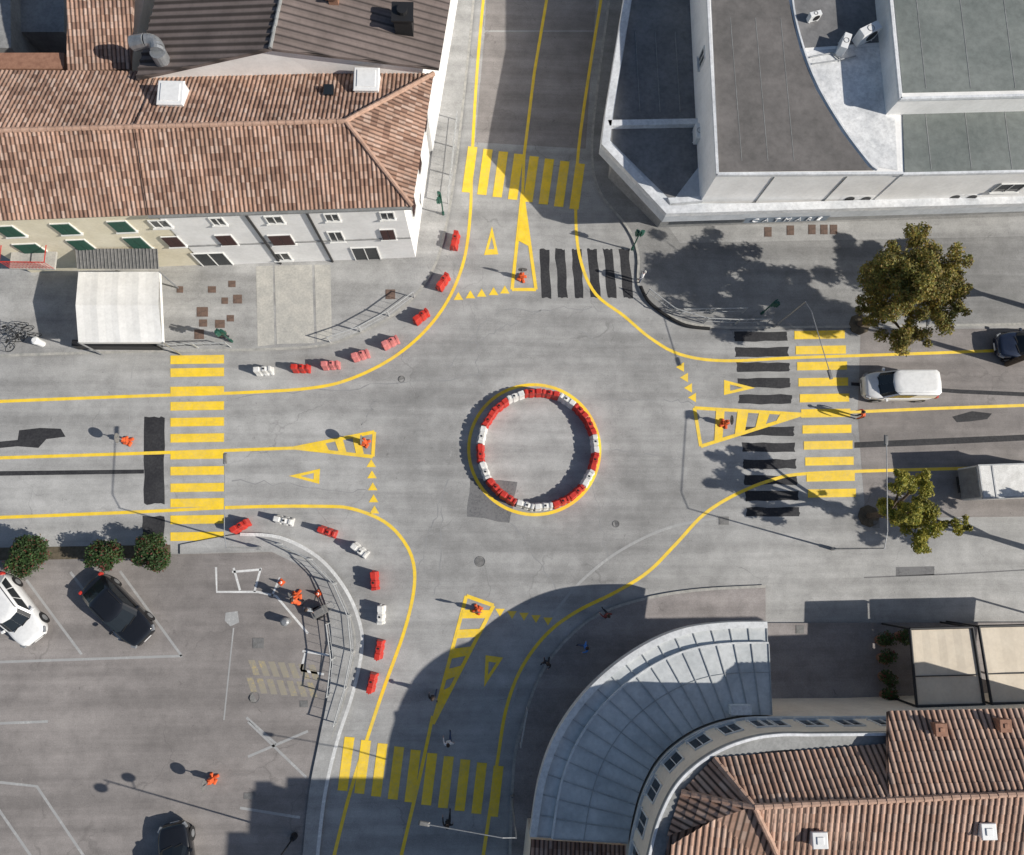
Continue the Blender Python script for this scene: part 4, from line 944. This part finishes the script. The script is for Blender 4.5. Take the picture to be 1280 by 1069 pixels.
v = vehicle('van', 4.6, 1.82, 1.85, 1.08, .92, (-2.15, -2.0, .85, 1.5), carw, 'white compact van driving on the lane towards the crossing', 'van', True); putv(v, 1158, 486, 1074, 486)
v = vehicle('car', 4.4, 1.8, 1.6, .98, .86, (-2.0, -1.6, .45, 1.1), carw, 'white family car parked in a faded bay', 'car'); putv(v, 2, 728, 52, 795)
v = vehicle('car', 4.7, 1.85, 1.45, .92, .82, (-2.05, -1.25, .3, 1.1), cark, 'glossy black estate car parked in a faded bay', 'car'); putv(v, 122, 728, 188, 796)
v = vehicle('car', 4.2, 1.75, 1.48, .92, .82, (-1.8, -1.3, .3, 1.0), cark, 'black hatchback parked at the car park edge', 'car'); putv(v, 232, 1108, 224, 1040)
v = vehicle('car', 4.3, 1.78, 1.46, .92, .82, (-1.9, -1.3, .3, 1.05), carb, 'dark blue car waiting in the lane', 'car'); putv(v, 1320, 434, 1235, 436)
tk = empty('truck', (0, 0, 0), 'white box truck with pale cargo box leaving along the lane', 'truck')
mb = MB(); mb.box((-.9, 0, 1.55), (4.3, 2.0, 1.9)); mb.obj('cargo_box', MT['bwhite'], tk, local=True, bevel=.04)
mb = MB()
for x in (-3.0, -2.2, .5, 1.2): mb.box((x, 0, 2.515), (.08, 2.0, .03))
for s_ in (-1, 1): mb.box((-.9, s_ * .98, 2.51), (4.35, .08, .07))
mb.obj('roof_frame', MT['steel'], tk, local=True)
mb = MB(); mb.box((-3.06, 0, 1.5), (.05, 1.8, 1.7)); mb.box((-3.1, 0, 1.5), (.04, .05, 1.7)); mb.obj('rear_door', MT['steel'], tk, local=True)
mb = MB(); mb.box((-.3, 0, .5), (5.6, 1.0, .16)); mb.obj('chassis', MT['dark'], tk, local=True)
mb = MB(); vs = [(1.4, .45), (3.1, .45), (3.15, 1.1), (2.75, 1.25), (2.35, 2.05), (1.4, 2.1)]; mb.add([(x, -.95, z) for x, z in vs] + [(x, .95, z) for x, z in vs], [tuple(range(6)), tuple(range(6, 12))[::-1]] + [(i, i + 6, (i + 1) % 6 + 6, (i + 1) % 6) for i in range(6)]); mb.obj('cab', carw, tk, local=True, bevel=.05)
mb = MB(); mb.add([(2.81, -.85, 1.27), (2.81, .85, 1.27), (2.43, .8, 1.98), (2.43, -.8, 1.98)], [(0, 1, 2, 3)]); mb.obj('windshield', MT['glass'], tk, local=True)
for x in (-2.2, 2.3):
    for s_ in (-1, 1): mb = MB(); mb.cyl((x, s_ * .75, .38), (x, s_ * .98, .38), .38, n=20); mb.obj('wheel', MT['rubber'], tk, local=True)
a, b = P(1190, 612), P(1310, 608); tk.rotation_euler = (0, 0, math.atan2((b - a).y, (b - a).x)); tk.location = P(1245, 605, .006) + Vector((.3, 0, 0))

# ---------------------------------------------------------------- vegetation
def leafmat(name, cols):
    s = NT(name); at = s.n('ShaderNodeUVMap').outputs[0]; sp = s.n('ShaderNodeSeparateXYZ'); s.l(at, sp.inputs[0])
    c = s.ramp(sp.outputs[0], [((i + .1) / len(cols), k) for i, k in enumerate(cols)])
    co = s.n('ShaderNodeTexCoord').outputs['Object']; c = s.mix(1.0, c, s.ramp(s.noise(co, .9, 3), [(.35, .6), (.62, 1.3)]), 'MULTIPLY')
    m = s.fin(c, .6); tr_ = s.n('ShaderNodeBsdfTranslucent'); s.l(c, tr_.inputs[0]); mx = s.n('ShaderNodeMixShader'); mx.inputs[0].default_value = .35
    s.l(s.b.outputs[0], mx.inputs[1]); s.l(tr_.outputs[0], mx.inputs[2]); out = [n_ for n_ in s.t.nodes if n_.type == 'OUTPUT_MATERIAL'][0]; s.l(mx.outputs[0], out.inputs[0]); return m
LM1 = leafmat('autumn_leaves', [(.15, .17, .04), (.22, .22, .05), (.30, .27, .06), (.42, .30, .06), (.17, .19, .045), (.30, .2, .06)])
LM2 = leafmat('yellowing_leaves', [(.18, .22, .04), (.28, .28, .05), (.45, .39, .06), (.22, .25, .05), (.4, .34, .06)])
LM3 = leafmat('bush_leaves', [(.035, .075, .02), (.05, .11, .03), (.07, .13, .035), (.045, .09, .025), (.05, .085, .03), (.05, .1, .03), (.09, .14, .04), (.04, .08, .02), (.05, .1, .03), (.06, .12, .03), (.045, .09, .025), (.2, .05, .04)])
def leaves(cl, count, size, m, root, name='crown', hollow=.3):
    vs = []; fs = []; uvs = []; tot = sum(r ** 2 for _, r in cl)
    for c, r in cl:
        for _ in range(int(count * r * r / tot)):
            d = Vector((random.gauss(0, 1), random.gauss(0, 1), random.gauss(0, 1))).normalized()
            rr = r * (hollow + (1 - hollow) * random.random() ** .6) * (1 + .4 * noise.noise(d * 2.3 + c))
            p = c + Vector((d.x * rr, d.y * rr, d.z * rr * .85)); nrm = (d * .6 + Vector((random.uniform(-1, 1), random.uniform(-1, 1), random.uniform(-.2, 1.2)))).normalized()
            u = nrm.orthogonal().normalized(); u = Matrix.Rotation(random.uniform(0, 6.28), 3, nrm) @ u; v_ = nrm.cross(u); s_ = size * random.uniform(.6, 1.4)
            b = len(vs); vs += [p - u * s_, p - v_ * s_ * .55 + nrm * s_ * .15, p + u * s_, p + v_ * s_ * .55 + nrm * s_ * .15]; fs.append((b, b + 1, b + 2, b + 3)); uvs.append(random.random())
    org = WO[root.name]; me = bpy.data.meshes.new(name); me.from_pydata([tuple(v - org) for v in vs], [], fs); me.materials.append(m)
    uv = me.uv_layers.new(name='UVMap'); flat_ = []
    for q in uvs: flat_ += [q, 0] * 4
    uv.data.foreach_set('uv', flat_)
    o = bpy.data.objects.new(name, me); link(o, root, org); return o
def tree(px, py, zc_, blobs, count, size, m, label, nsub=9, pit=True, core=.6):
    c = P(px, py, zc_); base = Vector((c.x, c.y, .0)); root = empty('tree', base, label, 'tree')
    cl = []; mb = MB(); fork = base + Vector((.1, .05, zc_ * .42)); mb.cyl(base, fork, .2, .15, 10)
    for bx, by, bz, br in blobs:
        bc = P(bx, by, bz); k = fork.lerp(bc, .55) + Vector((0, 0, .2)); mb.cyl(fork - Vector((0, 0, .05)), k, .12, .08, 8); mb.cyl(k, bc, .08, .03, 7)
        for i in range(nsub):
            d = Vector((random.gauss(0, 1), random.gauss(0, 1), random.gauss(0, .7))).normalized(); q = bc + d * br * random.uniform(.45, 1.15); cl.append((q, br * random.uniform(.2, .42)))
            mb.cyl(bc.lerp(k, random.uniform(0, .6)), q, .035, .012, 5)
        cl.append((bc, br * core))
    mb.obj('trunk', MT['bark'], root); leaves(cl, count, size, m, root)
    if pit:
        s_ = MB(); s_.prism([(base.x + .7 * math.cos(t * .785), base.y + .7 * math.sin(t * .785)) for t in range(8)], 0.005, .14 if py < 500 else .03); meta(s_.obj('tree_pit', MT['soil']), 'round soil pit under the street tree', 'tree pit', None, 'structure')
tree(1140, 365, 6.0, [(1125, 330, 7.0, 1.75), (1165, 322, 6.6, 1.55), (1190, 352, 6.0, 1.25), (1130, 378, 6.6, 1.6), (1132, 420, 5.2, 1.15), (1092, 345, 5.2, 1.1), (1172, 388, 6.0, 1.3), (1092, 385, 4.6, .95), (1150, 350, 7.6, 1.4)], 50000, .075, LM1, 'broad street tree with dense yellowing green crown on pavement', 16, core=.45)
tree(1142, 640, 4.8, [(1125, 610, 5.2, .95), (1150, 600, 4.8, .8), (1165, 640, 5.2, 1.0), (1120, 650, 4.6, .85), (1150, 675, 4.4, .9), (1195, 655, 4.2, .7), (1145, 635, 5.8, .9), (1105, 630, 4.0, .55)], 15000, .075, LM2, 'small sparse street tree with yellow green leaves', 8, core=.45)
LB_ADDED = 'broad unseen street tree, assumed out of view and added for its shade'  # trees assumed beyond the right edge, added so their shade falls into view
tree(1390, 345, 6, [(1365, 330, 6.2, 1.5), (1400, 350, 7.2, 1.8), (1385, 385, 5.6, 1.6), (1430, 330, 6.4, 1.6)], 14000, .13, LM1, LB_ADDED, 8, False)
tree(1410, 400, 9, [(1400, 380, 9.2, 1.7), (1430, 400, 9.6, 1.8), (1405, 420, 8.4, 1.6)], 12000, .14, LM1, LB_ADDED, 8, False)
tree(1385, 690, 5, [(1365, 680, 5.6, 1.3), (1390, 700, 6.2, 1.6), (1400, 665, 5.2, 1.3)], 9000, .13, LM2, LB_ADDED, 7, False)
def bush(px, py, r, label):
    c = P(px, py, r * .95); root = empty('bush', Vector((c.x, c.y, 0)), label, 'bush', 'bushes beside the car park')
    cl = [(c, r * .7)] + [(c + Vector((random.uniform(-1, 1), random.uniform(-1, 1), random.uniform(-.5, .8))).normalized() * r * .6, r * random.uniform(.3, .45)) for _ in range(14)]
    mb = MB(); mb.cyl((c.x, c.y, 0), c, .09, .05, 8)
    for q, _ in cl[1:7]: mb.cyl(c, q, .03, .015, 5)
    mb.obj('trunk', MT['bark'], root); leaves(cl, int(5600 * r * r), .07, LM3, root)
bush(36, 697, 1.35, 'round green flowering bush by the car park'); bush(130, 694, 1.1, 'smaller round green flowering bush'); bush(187, 691, 1.25, 'round green flowering bush near the zebra crossing')
sheet('bush_shade_strip', [[(-80, 686), (213, 681), (213, 697), (-80, 702)]], .009, MT['soil'], 'narrow dark strip painted as shade under the bushes')  # soil colour used as painted shade between road and car park
for i, (x, y) in enumerate(((1098, 800), (1100, 822), (1102, 845), (1104, 868), (1122, 795))):
    b = P(x, y, .12); root = empty('potted_plant', b, 'dark green plant in a terracotta pot on the terrace', 'potted plant', 'terrace plants')
    mb = MB(); mb.cyl(b, b + Vector((0, 0, .5)), .25, .34, 14); mb.obj('pot', MT['terra'], root)
    leaves([(b + Vector((random.uniform(-.2, .2), random.uniform(-.2, .2), .9)), .42) for _ in range(3)], 500, .07, LM3, root, 'foliage')

# ---------------------------------------------------------------- people
skin = plain('skin', (.5, .3, .22), .6)
def person(px, py, rz, shirt, trousers, hair, label, pose='walk', z=.12):
    Vt = []; Ed = []; Rd = []
    def v(x, y, z_, r, par=None):
        Vt.append((x, y, z_)); Rd.append(r if isinstance(r, tuple) else (r, r))
        if par is not None: Ed.append((par, len(Vt) - 1))
        return len(Vt) - 1
    sw = .22 if pose == 'walk' else .03; lean = .0 if pose != 'bend' else .35
    pel = v(0, 0, .95, (.15, .11)); wa = v(0, lean * .3, 1.1, (.14, .1), pel); ch = v(0, lean * .8, 1.32, (.17, .12), wa); nb = v(0, lean * 1.1, 1.47, (.07, .07), ch)
    hd0 = v(0, lean * 1.2 + .01, 1.56, (.06, .065), nb); hd = v(0, lean * 1.25 + .02, 1.64, (.085, .1), hd0); v(0, lean * 1.3, 1.73, (.065, .075), hd); v(0, lean * 1.25 + .115, 1.62, (.015, .02), hd)
    for s in (-1, 1):
        q = s * sw; sh_ = v(s * .19, lean, 1.42, .062, ch); el = v(s * .25, lean + -q * .5, 1.15, .045, sh_); wr = v(s * .26, lean - q * .9 + .06, .9, .028, el); pa = v(s * .265, lean - q + .08, .83, (.022, .035), wr)
        for k in range(4): a = v(s * .27, lean - q + .05 + k * .02, .79, .009, pa); v(s * (.262), lean - q + .055 + k * .021, .745 + abs(k - 1.3) * .008, .008, a)
        a = v(s * .255, lean - q + .125, .82, .010, pa); v(s * .25, lean - q + .14, .785, .008, a)
        hp = v(s * .09, 0, .88, .095, pel); kn = v(s * .1, q * .7 + .03, .5, .062, hp); an_ = v(s * .1, q * 1.2, .09, .042, kn); v(s * .11, q * 1.2 + .15, .045, .036, an_)
    me = bpy.data.meshes.new('person'); me.from_pydata(Vt, Ed, []); o = bpy.data.objects.new('tmp', me); COL.objects.link(o); o.modifiers.new('s', 'SKIN')
    for i, r in enumerate(Rd): me.skin_vertices[0].data[i].radius = r
    me.skin_vertices[0].data[0].use_root = True
    o.modifiers.new('ss', 'SUBSURF').levels = 1; bpy.context.view_layer.update()
    m2 = bpy.data.meshes.new_from_object(o.evaluated_get(bpy.context.evaluated_depsgraph_get())); bpy.data.objects.remove(o)
    m2.materials.clear()
    for m_ in (skin, shirt, trousers, MT['rubber']): m2.materials.append(m_)
    for p in m2.polygons:
        c = p.center; p.use_smooth = True
        p.material_index = 0 if c.z > 1.49 else (3 if c.z < .1 else (2 if c.z < .98 and abs(c.x) < .2 else (1 if c.z > .92 or abs(c.x) < .2 else 0)))
    b = P(px, py, z); bo = bpy.data.objects.new('person', m2); link(bo, None, b); meta(bo, label, 'person'); bo.rotation_euler = (0, 0, rz)
    h_ = MB(); cy_ = lean * 1.25
    for i in range(6):
        t = i / 5 * 1.5; h_.add([(.105 * math.cos(t) * math.cos(a * .5236), cy_ - .012 + .12 * math.cos(t) * math.sin(a * .5236), 1.67 + .12 * math.sin(t)) for a in range(12)], [])
    h_.f = [[i * 12 + j, i * 12 + (j + 1) % 12, (i + 1) * 12 + (j + 1) % 12, (i + 1) * 12 + j] for i in range(5) for j in range(12)] + [[60 + j for j in range(12)]]; h_.m = [0] * len(h_.f)
    h_.obj('hair', hair, bo, b, local=True, smooth=True)
hb_ = plain('brown_hair', (.04, .025, .018), .7); hg = plain('grey_hair', (.4, .39, .37), .7)
c_or = MT['orange']; c_bl = plain('blue_cloth', (.05, .2, .6), .8); c_wh = plain('white_cloth', (.75, .75, .75), .8); c_dk = plain('dark_cloth', (.02, .022, .03), .85); c_je = plain('denim', (.05, .08, .16), .85); c_rd = plain('dark_red_cloth', (.15, .03, .03), .85)
person(729, 806, 1.9, c_bl, c_je, hb_, 'pedestrian in blue top walking on the pavement'); person(755, 767, .6, c_rd, c_dk, hb_, 'pedestrian in dark red clothes on the pavement')
person(682, 825, 2.6, c_dk, c_dk, hb_, 'pedestrian in dark clothes at the kerb'); person(543, 867, 3.0, c_dk, c_je, hb_, 'pedestrian in dark jacket crossing the shaded lane', z=.01)
person(562, 922, .2, c_wh, c_je, hb_, 'pedestrian in white shirt walking on the road', z=.01); person(561, 1020, .1, c_dk, c_dk, hb_, 'pedestrian in black near the zebra crossing', z=.01)
person(799, 352, 1.2, c_wh, c_je, hg, 'grey haired person in white shirt at the kerb', 'stand'); person(1071, 522, 1.5, c_or, c_dk, hb_, 'road worker in orange vest beside the centre line', 'bend', .01)
person(380, 754, .8, c_or, c_dk, hb_, 'road worker in orange vest bending over tools', 'bend', .01); person(391, 760, 2.8, plain('grey_cloth', (.3, .32, .34), .8), c_dk, hb_, 'worker in grey top standing in the car park', 'stand', .01)
person(284, 423, 0, plain('green_cloth', (.08, .2, .14), .8), c_dk, hb_, 'person in green top waiting on the pavement', 'stand')
def bicycle():
    root = empty('bicycle', (0, 0, 0), 'dark bicycle parked beside the gazebo', 'bicycle', 'parked bicycles')
    for x in (-.52, .52): mb = MB(); mb.torus((x, 0, .34), .32, .018, (0, 1, 0), 24, 6); mb.cyl((x, -.04, .34), (x, .04, .34), .03); [mb.cyl((x, 0, .34), (x + .31 * math.cos(a * .785), 0, .34 + .31 * math.sin(a * .785)), .004, n=4) for a in range(8)]; mb.obj('wheel', MT['rubber'], root, local=True)
    mb = MB(); mb.tube([Vector(q) for q in ((-.52, 0, .34), (-.05, 0, .3), (.38, 0, .72), (-.2, 0, .75), (-.05, 0, .3))], .018, 6); mb.tube([Vector((-.2, 0, .75)), Vector((-.52, 0, .34))], .014, 6); mb.tube([Vector((.52, 0, .34)), Vector((.38, 0, .72)), Vector((.34, 0, .95))], .018, 6); mb.obj('frame', MT['dark'], root, local=True)
    mb = MB(); mb.tube([Vector((.25, -.28, .97)), Vector((.36, -.1, .97)), Vector((.36, .1, .97)), Vector((.25, .28, .97))], .015, 6); mb.obj('handlebar', MT['steel'], root, local=True)
    mb = MB(); mb.cyl((-.22, 0, .74), (-.24, 0, .9), .015); mb.box((-.25, 0, .92), (.26, .14, .05), tz=.8); mb.obj('saddle', MT['rubber'], root, local=True, bevel=.015)
    return root
bk = bicycle()
for x, y, a in ((22, 412, .4), (30, 418, .55), (24, 428, 1.0), (38, 424, .3)): place(bk, P(x, y, .13), a)
for x, y, m_, lb in ((53, 430, 'white', 'small white litter bin by the bicycles'), (360, 776, 'steel', 'grey round bin in the car park')):
    b = P(x, y, .12 if x < 100 else .01); mb = MB(); mb.cyl(b, b + Vector((0, 0, .75)), .2, .24, 16); mb.cyl(b + Vector((0, 0, .75)), b + Vector((0, 0, .85)), .25, .15, 16); meta(mb.obj('litter_bin', MT[m_]), lb, 'litter bin')
